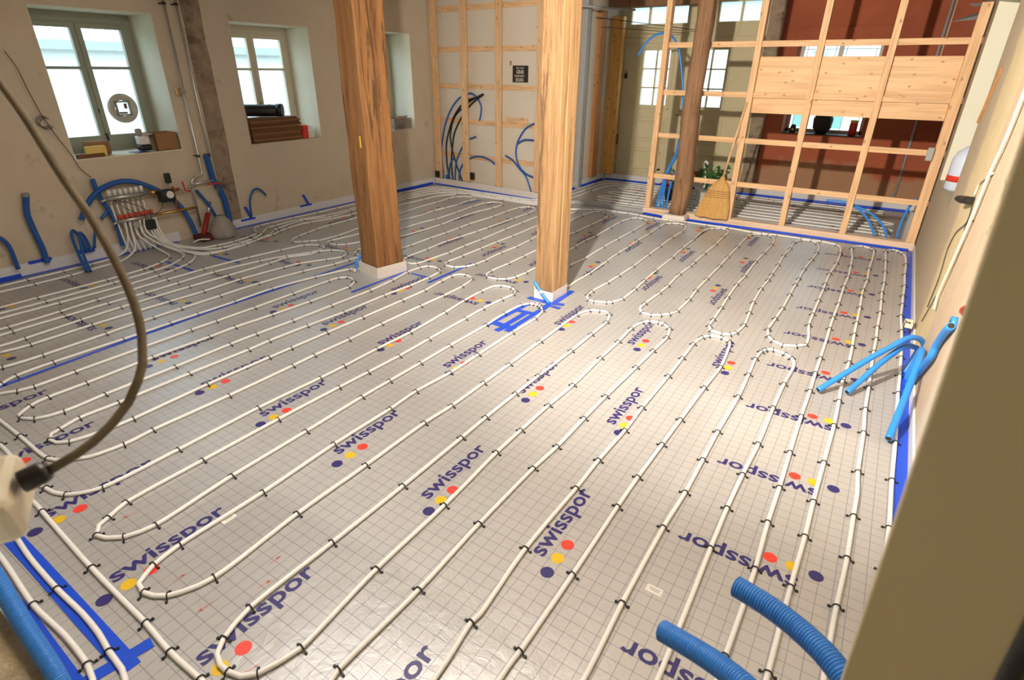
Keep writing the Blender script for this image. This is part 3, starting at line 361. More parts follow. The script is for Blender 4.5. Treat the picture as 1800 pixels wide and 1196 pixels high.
# ------------------------------------------------------------------ floor with printed foil
def text_mesh(body, bold=.02):
    cu = bpy.data.curves.new('t', 'FONT'); cu.body = body; cu.offset = bold; cu.resolution_u = 3
    o = bpy.data.objects.new('t', cu); COL.objects.link(o)
    me = bpy.data.meshes.new_from_object(o.evaluated_get(bpy.context.evaluated_depsgraph_get()))
    V = [(v.co.x, v.co.y) for v in me.vertices]; F = [tuple(p.vertices) for p in me.polygons]
    bpy.data.objects.remove(o); bpy.data.curves.remove(cu); bpy.data.meshes.remove(me)
    x0, x1 = min(v[0] for v in V), max(v[0] for v in V)
    return [((x-x0)/(x1-x0), y) for x, y in V], F
TV, TF = text_mesh('swisspor')
ys_ = [v[1] for v in TV]; ty0, ty1 = min(ys_), max(ys_)
bm = B()
X0, X1, Y0, Y1 = -6.345, .47, .08, 9.58
vs = [bm.verts.new(p) for p in ((X0, Y0, 0), (X1, Y0, 0), (X1, Y1, 0), (X0, Y1, 0))]; bm.faces.new(vs)
vs = [bm.verts.new(p) for p in ((X0, Y0, -.12), (X1, Y0, -.12), (X1, Y1, -.12), (X0, Y1, -.12))]; bm.faces.new(vs[::-1])
def logo(x, y, kind):
    u, v = {'Y+': ((0, 1), (-1, 0)), 'X-': ((-1, 0), (0, -1)), 'Y-': ((0, -1), (1, 0))}[kind]
    def pt(a, b_): return (x+u[0]*a+v[0]*b_, y+u[1]*a+v[1]*b_, .0008)
    if not (X0 < pt(.5, 0)[0] < X1): return
    vv = [bm.verts.new(pt(.055+.45*p[0], .024+(p[1]-ty0)/(ty1-ty0)*.096)) for p in TV]
    for q in TF: bm.faces.new([vv[i] for i in q]).material_index = 1
    for a, mi in ((0, 1), (.082, 3), (.164, 2)):
        bm.faces.new([bm.verts.new(pt(a+.0265*math.cos(t), .0265*math.sin(t))) for t in (2*math.pi*k/28 for k in range(28))]).material_index = mi
for y, xs in ((.375, (-.80, -1.39, -1.97, -2.56, -3.15, -3.74)), (1.36, (-.71, -1.30, -1.88, -2.48, -3.06, -3.64)),
              (2.36, (-.85, -1.43, -2.0, -2.59, -3.17, -3.76)), (3.345, (-.55, -1.14, -1.73)), (3.18, (-3.26,))):
    for x in xs: logo(x, y, 'Y+')
for y in (.71, 1.32, 1.91, 2.5, 3.11, 3.71, 4.31, 4.9, 5.5, 6.1, 6.71): logo(.15, y, 'X-')
for y in (.92, 1.5, 2.09, 2.69, 3.28, 3.88): logo(-4.48, y, 'X-')
for y in (.68, 1.27, 1.85, 2.44, 3.03, 3.62): logo(-5.46, y, 'X-')
for x, y in ((-2.48, 3.47), (-2.49, 4.07), (-3.52, 4.10)): logo(x, y, 'X-')
for y, xs in ((4.97, (-1.02, -1.61, -2.2, -2.78, -3.35, -3.94, -4.52, -5.1, -5.7)), (5.96, (-1.0, -1.6, -2.19, -2.77, -3.36, -3.94, -4.52, -5.1)),
              (6.95, (-1.15, -1.74, -2.34, -2.92, -3.5, -4.1, -4.7))):
    for x in xs: logo(x, y, 'Y-')
for y in (8.0, 8.95):
    for x in (-3.3, -2.7, -1.0, -.4): logo(x, y, 'Y-')
def arrow(x0, y0, x1, y1):
    a, b_ = Vector((x0, y0, .0007)), Vector((x1, y1, .0007)); t = (b_-a).normalized(); s = Vector((-t.y, t.x, 0))
    def q(*p): bm.faces.new([bm.verts.new(v) for v in p]).material_index = 4
    q(a-s*.0012, b_-s*.0012, b_+s*.0012, a+s*.0012); q(b_, b_-t*.02+s*.007, b_-t*.015)
    q(b_, b_-t*.015, b_-t*.02-s*.007)
for a in ((-1.844, .55, -1.844, .60), (-1.642, .585, -1.645, .53), (-2.33, .66, -2.35, .61), (-1.62, .80, -1.62, .85), (-1.30, .53, -1.31, .48), (-1.56, .71, -1.55, .76)): arrow(*a)
struct(obj('floor', bm, [M['foil'], M['inkblue'], M['inkred'], M['inkyel'], M['marker']], recalc=False))
# ------------------------------------------------------------------ heating pipes and their clips
def parse(s):
    o = []
    for t in s.split():
        c = t.endswith('c'); x, y = t.rstrip('c').split(','); o.append((float(x), float(y), c))
    return o
LAB = {'circuit_right': 'longest white heating pipe, looping from the near floor edge to the right wall',
 'circuit_middle': 'white heating pipe in long hairpins left of the middle, ending by the big brown post',
 'circuit_post': 'white heating pipe running beside the long blue tape line towards the big brown post',
 'circuit_left_a': 'white heating pipe hairpin just left of the big brown post, wider rounded end',
 'circuit_left_b': 'white heating pipe hairpin left of the big brown post, rounded end further back',
 'circuit_far': 'white heating pipe snaking through the far half of the floor up to the timber partition',
 'edge_w2': 'white heating pipe lying on the doubled blue tape in the bottom left corner',
 'edge_w3': 'white heating pipe in the bottom left corner, beside the fat blue hose',
 'k1': 'white heating pipe running closest to the left wall and on around the far corridor edge',
 'k2': 'white heating pipe second from the left wall that turns along the battened back wall',
 'k3': 'white heating pipe third from the left wall that turns along the battened back wall',
 'k4': 'white heating pipe fourth from the left wall, passing just behind the timber partition sill',
 'corridor': 'white heating pipe snaking back and forth across the corridor floor behind the partition',
 'm1': 'white heating pipe leaving the manifold and hugging the blue tape on the left wall',
 'm2': 'white heating pipe leaving the manifold, second from the left wall towards the camera',
 'm3': 'white heating pipe bending round below the manifold, outermost of the three tight bends',
 'm4': 'white heating pipe bending round below the manifold, middle of the three tight bends',
 'm5': 'white heating pipe bending round below the manifold, innermost of the three tight bends'}
UP = {}  # risers joining manifold and floor runs: start point on the bar
for n, (yb, zb) in {'m1': (2.50, .33), 'm2': (2.545, .33), 'm3': (2.59, .33), 'm4': (2.64, .33), 'm5': (2.68, .33)}.items(): UP[n] = [(-6.2, yb, zb), (-6.2, yb-.01, .2)]
UP['m1'] += [(-6.21, 2.44, .06)]; UP['m2'] += [(-6.15, 2.5, .07)]; UP['m3'] += [(-6.12, 2.64, .09)]; UP['m4'] += [(-6.08, 2.7, .09)]; UP['m5'] += [(-6.05, 2.77, .08)]
for n, yb in (('k1', 2.79), ('k2', 2.765), ('k3', 2.74), ('k4', 2.71)): UP[n] = [(-6.2, yb, .33), (-6.19, yb+.01, .18), (-6.1+.03*(2.79-yb)/.025, yb+.04, .06)]
clips = []
for n, s in PIPES.items():
    q = parse(s); pts = [(x, y, .0105) for x, y, c in q]
    if n in UP: pts = UP[n]+pts
    bm = B(); tube(bm, smooth_path(pts, .045), .0092, seg=8)
    tag(obj('heating_pipe', bm, M['pipe']), LAB[n], 'pipe', 'white underfloor heating pipes')
    for i, (x, y, c) in enumerate(q):
        if c:
            a, b_ = q[max(i-1, 0)], q[min(i+1, len(q)-1)]
            clips.append((x, y, math.atan2(b_[1]-a[1], b_[0]-a[0])-math.pi/2))
def clip_bm(bm, mtx):
    arc = [Vector((.0128*math.cos(t), 0, .0105+.0128*math.sin(t))) for t in (math.pi*k/8 for k in range(9))]
    pts = [Vector((.026, 0, .0012)), Vector((.020, 0, .0045)), Vector((.0145, 0, .005))]+arc+[Vector((-.0145, 0, .005)), Vector((-.020, 0, .0045)), Vector((-.026, 0, .0012))]
    t = B(); tube(t, pts, .0026, seg=5)
    for s_ in (-1, 1): bx(t, s_*.023-.0045, s_*.023+.0045, -.004, .004, 0, .007)
    for v in t.verts: v.co = mtx @ v.co
    me = bpy.data.meshes.new('t'); t.to_mesh(me); t.free(); bm.from_mesh(me); bpy.data.meshes.remove(me)
def vis(c):
    v = Vector((c[0], c[1], 0))-Vector((0, 0, 1.72)); d = v.dot(CAM_F)
    if d < .1: return 99
    px, py = 900+FOC*v.dot(CAM_R)/d, 598-FOC*v.dot(CAM_U)/d
    return d if -10 < px < 1810 and -10 < py < 1206 else 50+d
clips.sort(key=vis)
bm = B(); clip_bm(bm, Matrix.Identity(4)); c0 = obj('pipe_clip', bm, M['black'])
for i, (x, y, a) in enumerate(clips[:300]):
    o = c0 if i == 0 else c0.copy()
    if i: COL.objects.link(o)
    o.location = (x, y, 0); o.rotation_euler = (0, 0, a+random.uniform(-.18, .18))
    tag(o, 'small black plastic clip pinning a white heating pipe to the printed floor foil', 'clip', 'pipe clips on the nearer floor')
bm = B()
for x, y, a in clips[300:]: clip_bm(bm, Matrix.Translation((x, y, 0)) @ Matrix.Rotation(a, 4, 'Z'))
o = tag(obj('distant_pipe_clips', bm, M['black']), 'many small black clips on the pipes in the far part of the floor', 'clip'); o['kind'] = 'stuff'
# ------------------------------------------------------------------ tape on the floor
def tape(pts, w, label, z=.0011, group=None, wz=.0005, lift=None):
    bm = B(); P_ = [Vector((x, y, 0)) for x, y in pts]
    L, Rr = [], []
    for i, p in enumerate(P_):
        t = (P_[min(i+1, len(P_)-1)]-P_[max(i-1, 0)]).normalized(); s_ = Vector((-t.y, t.x, 0))*w/2
        L.append(p+s_); Rr.append(p-s_)
    for i in range(len(P_)-1):
        for zz in (z, z+wz):
            q = [L[i], L[i+1], Rr[i+1], Rr[i]]; fc = bm.faces.new([bm.verts.new((v.x, v.y, zz)) for v in q])
    if lift:   # lapped up the foam or timber: side ('L' or 'R') and height
        E_ = L if lift[0] == 'L' else Rr
        for i in range(len(P_)-1): bm.faces.new([bm.verts.new((v.x, v.y, zz)) for v, zz in ((E_[i], z), (E_[i+1], z), (E_[i+1], lift[1]), (E_[i], lift[1]))])
    return tag(obj('blue_tape', bm, M['bluetape']), label, 'tape', group)
tape([(-6.298, .2), (-6.296, 1.4), (-6.304, 3.0)], .078, 'blue tape strip along the foot of the left wall, in front of the manifold', lift=('L', .028))
tape([(-6.302, 3.62), (-6.304, 5), (-6.30, 7.3)], .068, 'blue tape strip along the foot of the left wall beyond the manifold', lift=('L', .028))
tape([(-6.3, 7.30), (-5.2, 7.225), (-4.24, 7.16)], .05, 'blue tape strip along the foot of the battened back wall', lift=('L', .012))
tape([(-4.155, 7.4), (-4.155, 9.35)], .055, 'blue tape strip along the left edge of the corridor floor', lift=('L', .03))
tape([(-4.16, 9.37), (-2, 9.39), (.4, 9.45)], .05, 'blue tape strip below the door and red wall at the far edge', lift=('L', .03))
tape([(-2.62, 7.235), (-2.42, 7.215), (-2.34, 7.18), (-2.08, 7.16), (-2.02, 7.20), (-1, 7.225), (.40, 7.235)], .055, 'blue tape strip along the sill of the timber stud partition', lift=('L', .02))
tape([(.412, 7.25), (.41, 5), (.408, 2.4), (.40, .3)], .052, 'long blue tape strip down the right edge of the floor')
tape([(-4.10, .72), (-4.14, 1.3), (-4.175, 2.2), (-4.165, 3.2), (-4.17, 3.66)], .035, 'long thin blue tape line beside a pipe left of the big brown post')
tape([(-3.58, 3.0), (-3.575, 3.70)], .035, 'blue tape strip on the floor at the right foot of the big brown post')
tape([(-3.50, 3.66), (-3.27, 3.65)], .03, 'short blue tape strip right of the big brown post')
tape([(-3.20, 3.55), (-3.21, 4.22)], .035, 'short blue tape strip under a pipe loop between the two big posts')
tape([(-4.95, 6.3), (-4.90, 6.7)], .05, 'faint blue tape strip near the battened back wall')
tape([(-5.52, 2.92), (-5.08, 2.94)], .035, 'dashed blue tape right of the manifold, further back piece')
tape([(-5.70, 2.56), (-5.19, 2.55)], .035, 'dashed blue tape right of the manifold, nearer piece')
tape([(-3.7, .315), (-2.4, .31), (-1.62, .30)], .06, 'wide blue tape band under a pipe in the bottom left corner', z=.0012)
tape([(-1.70, .17), (-1.66, .385)], .045, 'blue tape crosspiece at the end of the wide band, bottom left', z=.0018)
tape([(-3.2, .19), (-2.1, .20), (-1.5, .18)], .035, 'blue tape strip half hidden by the fat blue hose, bottom left')
# lattice of tape strips in the pipe loop in front of the double post
G = 'tape lattice beside the double post'
for a, b_, w_, l in (((-2.236, 3.078), (-2.198, 3.62), .05, 'left long side of the tape lattice'), ((-2.047, 3.085), (-2.046, 3.567), .045, 'right long side of the tape lattice'),
                     ((-2.115, 3.14), (-2.11, 3.47), .045, 'middle bar of the tape lattice'), ((-2.25, 3.165), (-2.02, 3.152), .065, 'near crossbar of the tape lattice'), ((-2.25, 3.458), (-2.05, 3.479), .05, 'far crossbar of the tape lattice'),
                     ((-2.115, 3.05), (-2.10, 3.14), .05, 'near stub of the tape lattice')):
    tape([a, b_], w_, 'blue tape, '+l+' inside the pipe loop', z=.0012 if 'long' in l or 'stub' in l else (.0019 if 'cross' in l else .0026), group=G)
for a, b_, w_, z_, l in (((-2.27, 3.755), (-2.05, 3.745), .06, .0013, 'blue tape patch in front of the double post'), ((-2.028, 3.73), (-2.035, 4.10), .05, .002, 'blue tape patch at the right foot of the double post'),
                         ((-2.07, 3.74), (-1.94, 3.775), .05, .0027, 'blue tape tail pointing right from the double post corner, upper one'), ((-2.06, 3.70), (-1.93, 3.685), .04, .0034, 'blue tape tail pointing right from the double post corner, lower one'),
                         ((-2.047, 3.75), (-2.04, 3.575), .05, .0041, 'blue tape link from the double post to the lattice')):
    tape([a, b_], w_, l, z=z_)
for i, (x, y) in enumerate(((-1.976, .857), (-.341, 1.508))):
    bm = B(); bx(bm, -.03, .03, -.017, .017, 0, .0006); bx(bm, -.02, .02, .004, .006, .0006, .0009, 1); bx(bm, -.015, .018, -.004, -.002, .0006, .0009, 1)
    o = obj('sticker', bm, [M['sticker'], M['dark']]); o.location = (x, y, .0004); o.rotation_euler = (0, 0, R((90, 0)[i]))
    tag(o, ('small white printed sticker on the foil at the left', 'small white printed sticker on the foil near the bottom right')[i], 'sticker')
# ------------------------------------------------------------------ edge foam
def foam(x0, x1, y0, y1, h, label, m_='foam'): tag(obj('edge_strip', box(x0, x1, y0, y1, 0, h), M[m_], bevel=.002), label, 'edge strip', 'white foam edge insulation strips')
foam(-6.348, -6.336, .1, 3.05, .105, 'white foam edge strip at the foot of the left wall, near the camera')
foam(-6.348, -6.336, 3.58, 7.38, .095, 'white foam edge strip at the foot of the left wall, beyond the manifold')
foam(-4.195, -4.185, 7.5, 9.4, .11, 'white foam edge strip along the left side of the corridor')
foam(-4.18, -1.95, 9.415, 9.427, .11, 'white foam edge strip below the cream door')
foam(-1.95, .44, 9.48, 9.492, .11, 'white foam edge strip below the red wall')
foam(.437, .449, .1, 7.24, .07, 'white foam edge strip along the right wall')
def obox(x0, y0, x1, y1, th, z0, z1):
    """upright slab between two floor points"""
    a, b_ = Vector((x0, y0, 0)), Vector((x1, y1, 0)); t = (b_-a).normalized(); s_ = Vector((-t.y, t.x, 0))*th
    bm = B(); v = [bm.verts.new((p.x, p.y, z)) for z in (z0, z1) for p in (a, b_, b_+s_, a+s_)]
    for q in ((3, 2, 1, 0), (4, 5, 6, 7), (0, 1, 5, 4), (1, 2, 6, 5), (2, 3, 7, 6), (3, 0, 4, 7)): bm.faces.new([v[i] for i in q])
    return bm
tag(obj('edge_strip', obox(-6.3, 7.335, -4.21, 7.19, .012, 0, .10), M['foamw'], bevel=.002), 'pale foam edge strip at the foot of the battened back wall', 'edge strip', 'white foam edge insulation strips')
tag(obj('threshold_profile', box(-4.15, -2.62, 7.30, 7.36, 0, .045), M['grey'], bevel=.004), 'grey joint profile across the corridor opening floor', 'threshold')
# ------------------------------------------------------------------ room shell
ZC = 2.72
def wall(name, boxes, m_): 
    bm = B()
    for b_ in boxes: bx(bm, *b_)
    return struct(obj(name, bm, m_))
OP = [(2.30, 3.31, .93, 2.19), (4.11, 5.15, .90, 2.18), (5.95, 6.965, .89, 2.20)]
bs = []; yy = -.8
for a, b_, c_, d in OP:
    bs += [(-6.84, -6.35, yy, a, -.1, ZC), (-6.84, -6.35, a, b_, -.1, c_), (-6.84, -6.35, a, b_, d, ZC)]; yy = b_
bs.append((-6.84, -6.35, yy, 7.6, -.1, ZC)); wall('wall_left', bs, M['plaster_l'])
wall('wall_right', [(.45, .95, -.8, 5.28, -.1, ZC), (.45, .95, 5.28, 6.95, -.1, .80), (.45, .95, 5.28, 6.95, 2.3, ZC), (.45, .95, 6.95, 9.9, -.1, ZC)], M['rightwall'])
wall('wall_back', [(-6.84, -4.2, 7.50, 7.6, -.1, ZC)], M['board'])
wall('wall_corridor', [(-4.34, -4.21, 7.30, 9.75, -.1, ZC)], M['board'])
wall('wall_far', [(-1.70, -1.46, 9.5, 9.9, -.1, ZC), (-.43, .95, 9.5, 9.9, -.1, ZC), (-1.46, -.43, 9.5, 9.9, -.1, .93), (-1.46, -.43, 9.5, 9.9, 2.12, ZC)], M['redwall'])
wall('wall_camera_side', [(-6.84, .95, -1.0, -.8, -.1, ZC)], M['plaster_l'])
struct(obj('ceiling', box(-6.84, .95, -1, 9.9, ZC, ZC+.1), M['ceiling']))
bm = B(); bx(bm, -1.90, -1.70, 9.47, 9.9, -.1, ZC); rough_bm(bm, .02, 5, 2, 14)
struct(obj('trim_1', bm, M['masonry']))          # stone jamb between door and red wall
# low rubble wall the photographer leans over
bm = B(); n = 60; prof = [(-6.35, .9), (-1.65, .88), (-1.38, .685), (-1.16, .565), (-1.0, .50), (.45, .45)]
def zt(x):
    for (a, za), (b_, zb) in zip(prof, prof[1:]):
        if a <= x <= b_: return za+(zb-za)*(x-a)/(b_-a)
    return .45
rows = []
xs_ = [-6.35, -4, -3]+[-2.4+.025*i for i in range(72)]+[-.3, .45]
yr = [.095, .07, .04, 0, -.04, -.08, -.12, -.16, -.2, -.26]
for x in xs_:
    col = [bm.verts.new((x, .10, 0)), bm.verts.new((x, .10, zt(x)*.55))]
    for y in yr:
        nn = mnoise.noise(Vector((x*9, y*9, 1)))*.022+mnoise.noise(Vector((x*28, y*28, 4)))*.008
        col.append(bm.verts.new((x, y+(nn*.3), zt(x)-.012+nn)))
    col.append(bm.verts.new((x, -.28, 0))); rows.append(col)
for a, b_ in zip(rows, rows[1:]):
    for k in range(len(a)-1): bm.faces.new((a[k], a[k+1], b_[k+1], b_[k])).smooth = True
struct(obj('wall_near', bm, M['stone']))
# ------------------------------------------------------------------ left windows
def window(num, op, sashm, far):
    y0, y1, z0, z1 = op; X = -6.80
    fr = B(); fy0, fy1, fz0, fz1 = y0+.03, y1-.03, z0+.0, z1-.05
    for b_ in ((fy0, fy0+.05, fz0, fz1), (fy1-.05, fy1, fz0, fz1), (fy0, fy1, fz1-.05, fz1), (fy0, fy1, fz0, fz0+.06)): bx(fr, X-.03+.002*(b_[1]-b_[0] > .1), X+.03-.002*(b_[1]-b_[0] > .1), *b_)
    bx(fr, X-.025, X+.02, y0, y1, fz1, z1-.001); bx(fr, X-.024, X+.019, y0, fy0, z0, z1-.002); bx(fr, X-.024, X+.019, fy1, y1, z0, z1-.002)
    w_ = struct(obj('window_%d' % num, fr, sashm))
    mid = (fy0+fy1)/2-.02
    for k, (a, b_) in enumerate(((fy0+.051, mid-.003), (mid+.003, fy1-.051))):
        s_ = B(); zb, ze = fz0+.061, fz1-.051
        for q in ((a, a+.045, zb, ze), (b_-.045, b_, zb, ze), (a, b_, ze-.04, ze), (a, b_, zb, zb+.10), (a, b_, 1.695, 1.72)): hz = q[1]-q[0] > .1; bx(s_, X+.001+.002*hz, X+(.045 if not hz else .042), *q)
        so = obj('sash', s_, sashm, w_)
        obj('glass', box(X+.02, X+.024, a+.04, b_-.04, zb+.09, ze-.03), M['glass'], so)
    h = B(); cyl(h, (X+.045, mid, 1.10), (X+.075, mid, 1.10), .009); bx(h, X+.07, X+.08, mid-.008, mid+.008, 1.04, 1.11); cyl(h, (X+.047, mid, 1.30), (X+.047, mid, 1.34), .006)
    obj('handle', h, M['dark'], w_)
    rv = B(); t = .006
    bx(rv, -6.84, -6.349, y1-t, y1, z0, z1); bx(rv, -6.84, -6.349, y0, y0+t, z0, z1); bx(rv, -6.84, -6.349, y0, y1, z1-t, z1)
    obj('reveal', rv, M['reveal'], w_)
    obj('sill', box(-6.84, -6.345, y0, y1, z0-.004, z0+.008), M['reveal'] if num == 1 else M['plaster_l'], w_)
    return w_
w1 = window(1, OP[0], M['sash'], 0); window(2, OP[1], M['sash2'], 0); window(3, OP[2], M['sash2'], 0)
# round plastic fan insert in the right hand pane of the first window
t = thing('window_fan', 'round clear plastic fan insert with square opening in the left window pane', 'fan', (-6.77, 3.015, 1.335))
bm = B()
for k in range(40):
    a0, a1 = 2*math.pi*k/40, 2*math.pi*(k+1)/40
    for (r0, x0), (r1, x1) in (((.142, 0), (.140, .02)), ((.140, .02), (.118, .024)), ((.118, .024), (.075, .012)), ((.142, 0), (.075, 0))):
        bm.faces.new([bm.verts.new((-6.77+x, 3.015+r*math.cos(a), 1.335+r*math.sin(a))) for r, x, a in ((r0, x0, a0), (r1, x1, a0), (r1, x1, a1), (r0, x0, a1))])
bmesh.ops.remove_doubles(bm, verts=bm.verts, dist=.0001)
part('rim', bm, mat('smoky plastic', (.50, .47, .42), .3), t)
bm = B()
for q in ((-.07, -.055, -.07, .07), (.055, .07, -.07, .07), (-.07, .07, .055, .07), (-.07, .07, -.07, -.055)): bx(bm, -6.765, -6.735, 3.015+q[0], 3.015+q[1], 1.335+q[2], 1.335+q[3])
part('shutter_frame', bm, M['sash'], t, .003)
bm = B(); bx(bm, -6.763, -6.758, 3.03, 3.06, 1.33, 1.38); bx(bm, -6.763, -6.758, 2.97, 3.05, 1.282, 1.30); part('fan_motor', bm, M['tile'], t, .004)
# outside: pale buildings and yard
def outside(name, lab, *b_): tag(obj(name, box(*b_), M['facade']), lab, 'building')
t = thing('outbuilding', 'pale outbuilding with grey roof edge seen through the left windows', 'building', (-11.2, 4, -.3))
part('wall', box(-11.4, -11, -6, 16, -.3, 1.95), M['facade'], t); part('roof_edge', box(-11.4, -10.85, -6.2, 16.2, 1.95, 2.08), M['roof'], t)
t = thing('neighbouring_house', 'pale house beyond the double door, through its panes', 'building', (-2, 15, -.3))
part('wall', box(-8, 6, 15, 15.3, -.3, 3.2), M['facade'], t); part('roof_edge', box(-8.2, 6.2, 14.8, 15.3, 3.2, 3.4), M['roof'], t)
bm = B(); bx(bm, -20, -6.86, -8, 18, -.5, -.3); bx(bm, -20, 8, 9.95, 18, -.5, -.3); o = obj('yard', bm, M['ground']); o['kind'] = 'structure'; o.name = 'floor_outside'
# exposed masonry band on the left wall
bm = B(); bx(bm, -6.40, -6.335, 3.62, 3.81, .10, ZC); rough_bm(bm, .013, 6, 5, 16); struct(obj('trim_2', bm, M['masonry']))
# ------------------------------------------------------------------ battened back wall
ang = -math.atan(.145/2.1)
t = thing('batten_frame', 'new pale batten framework on the closed back wall, between left wall and posts', 'timber frame', (-6.31, 7.37, 0)); t.rotation_euler = (0, 0, ang)
def lpart(name, b_, m_, bev=.002):
    o = obj(name, box(*b_), m_, t, bev); return o
for x0, x1 in ((0, .12), (.60, .72), (1.26, 1.37), (1.98, 2.13)): lpart('stud', (x0, x1, 0, .03, .10, ZC-.01), M['lath'])
for z in (.48, 1.00, 1.50, 2.00, 2.53): lpart('rail', (.0, 2.1, .090, .103, z-.035, z+.035), M['lathx'])
lpart('rail_offcut', (1.40, 1.80, .075, .089, 1.03, 1.10), M['lathx'])
lpart('backing_board', (0, 2.1, .1035, .112, .0, ZC-.01), M['board'])
t = thing('corridor_stud', 'reddish brown stud against the left wall of the corridor', 'timber stud', (-4.2, 8.9, 0)); part('stud', box(-4.209, -4.14, 8.80, 9.0, .11, 2.55), M['brownstud'], t, .003)
t = thing('corridor_stud', 'amber yellow post beside the cream double door', 'timber stud', (-4.15, 9.5, 0)); part('post', box(-4.209, -4.02, 9.33, 9.44, .11, 2.5), M['orangestud'], t, .003)
tag(obj('metal_stud', box(-4.209, -4.13, 8.30, 8.40, 0, ZC), M['grey'], bevel=.002), 'grey metal profile at the edge of the corridor wall, just behind the double post', 'metal profile')
t = thing('corridor_beam', 'brown beam crossing the ceiling of the corridor in front of the door', 'beam', (-3, 9.3, 2.66)); part('beam', box(-4.2, -2.7, 9.15, 9.35, 2.60, 2.715), M['darkbeam'], t, .01)
# ------------------------------------------------------------------ double door
bm = B(); D0, D1, YD = -4.20, -1.90, 9.60
def panel_wall(x0, x1, z0, z1, holes):
    xs = sorted({x0, x1, *[h[0] for h in holes], *[h[1] for h in holes]}); zs = sorted({z0, z1, *[h[2] for h in holes], *[h[3] for h in holes]})
    for a, b_ in zip(xs, xs[1:]):
        for c_, d in zip(zs, zs[1:]):
            mx_, mz_ = (a+b_)/2, (c_+d)/2
            if not any(h[0] < mx_ < h[1] and h[2] < mz_ < h[3] for h in holes): bx(bm, a, b_, YD, YD+.06, c_, d)
TR = [(-4.0, -3.72, 2.40, 2.65), (-3.69, -3.10, 2.40, 2.65), (-2.63, -2.33, 2.40, 2.65), (-2.30, -2.06, 2.40, 2.65)]
panel_wall(D0, D1, 2.15, ZC, TR)
bx(bm, D0, D0+.12, YD-.03, YD+.08, 0, 2.2); bx(bm, D1-.1, D1, YD-.03, YD+.08, 0, 2.2); bx(bm, D0, D1, YD-.03, YD+.08, 2.13, 2.2)
door = struct(obj('door_1', bm, M['door'], bevel=.006))
for k, (a, b_) in enumerate(((D0+.12, -3.05), (-3.045, D1-.1))):
    bm = B(); c_ = (a+b_)/2+(.05 if k == 0 else -.12); h = (c_-.22, c_+.22, 1.23, 2.03)
    panel_wall(a, b_, .06, 2.13, [h])
    for z0, z1 in ((.16, .56), (.66, 1.04)):
        for e, dd in ((0, .012), (.05, .022)):
            for q in ((h[0]-.08+e, h[1]+.08-e, z0+e, z0+e+.012), (h[0]-.08+e, h[1]+.08-e, z1-e-.012, z1-e), (h[0]-.08+e, h[0]-.068+e, z0+e, z1-e), (h[1]+.068-e, h[1]+.08-e, z0+e, z1-e)): bx(bm, q[0], q[1], YD-dd, YD, q[2], q[3])
    for q in ((h[0]-.07, h[1]+.07, 2.06, 2.08), (h[0]-.07, h[1]+.07, 1.17, 1.19), (h[0]-.07, h[0]-.05, 1.17, 2.08), (h[1]+.05, h[1]+.07, 1.17, 2.08)): bx(bm, q[0], q[1], YD-.015, YD, q[2], q[3])
    mx_ = (h[0]+h[1])/2; bx(bm, mx_-.012, mx_+.012, YD, YD+.04, h[2], h[3])
    for zz in (1.49, 1.765): bx(bm, h[0], h[1], YD, YD+.04, zz-.01, zz+.01)
    leaf = obj('leaf', bm, M['door'], door, .003)
    obj('glass', box(h[0], h[1], YD+.018, YD+.022, h[2], h[3]), M['glass'], leaf)
bm = B()
for q in TR: bx(bm, q[0], q[1], YD+.03, YD+.034, q[2], q[3])
obj('transom_glass', bm, M['glass'], door)
bm = B(); bx(bm, -3.0, -2.975, YD-.012, YD, .95, 1.22); cyl(bm, (-2.987, YD-.005, 1.1), (-2.987, YD-.06, 1.1), .01); bx(bm, -3.08, -2.98, YD-.065, YD-.05, 1.09, 1.11); obj('handle', bm, M['bronze'], door)
bm = B(); bx(bm, -4.07, -4.05, YD-.04, YD-.02, .58, .75); cyl(bm, (-4.06, YD-.04, .7), (-4.06, YD-.08, .7), .012); obj('hinge', bm, M['bronze'], door)
obj('door_sweep', box(D0+.12, D1-.1, YD-.03, YD+.02, .0, .055), M['umber'], door)
bm = B(); bx(bm, -4.02, -3.99, YD-.05, YD-.0, 1.62, 1.70); tube(bm, [Vector((-4.005+.012*math.cos(a), YD-.03, 1.72+.02*math.sin(a))) for a in (math.pi*k/8 for k in range(9))], .003, 6)
tag(obj('padlock', bm, M['umber']), 'dark padlock hanging on the cream joinery left of the door', 'padlock')
# ------------------------------------------------------------------ window in the red wall with leaded panes
bm = B(); yy = 9.82
for q in ((-1.46, -1.41, .93, 2.12), (-.48, -.43, .93, 2.12), (-1.46, -.43, 2.07, 2.12), (-1.46, -.43, .93, .98), (-.975, -.915, .93, 2.12)): bx(bm, q[0], q[1], yy, yy+.05, q[2], q[3])
w_ = struct(obj('window_4', bm, M['sash2'], bevel=.003))
for k, (a, b_) in enumerate(((-1.41, -.975), (-.915, -.48))):
    bm = B(); bx(bm, a, b_, yy+.02, yy+.024, .98, 2.07); pane = obj('glass', bm, M['glass'], w_)
    bm = B(); c_ = (a+b_)/2
    bm.faces.new([bm.verts.new((x, yy+.015, z)) for x, z in ((c_-.12, 2.02), (c_+.12, 2.02), (c_, 1.82))]); bm.faces.new([bm.verts.new((x, yy+.015, z)) for x, z in ((a+.04, 1.0), (c_-.03, 1.0), (c_-.03, 1.4), (a+.04, 1.4))])
    obj('coloured_glass', bm, M['glassgreen'], pane)
    bm = B()
    for q in ((a+.035, a+.041, .98, 2.07), (b_-.041, b_-.035, .98, 2.07), (a, b_, 2.03, 2.036), (a, b_, 1.42, 1.426), (c_-.035, c_-.03, .98, 1.42), (a, b_, 1.78, 1.786)): bx(bm, q[0], q[1], yy+.008, yy+.02, q[2], q[3])
    obj('lead', bm, M['umber'], pane)
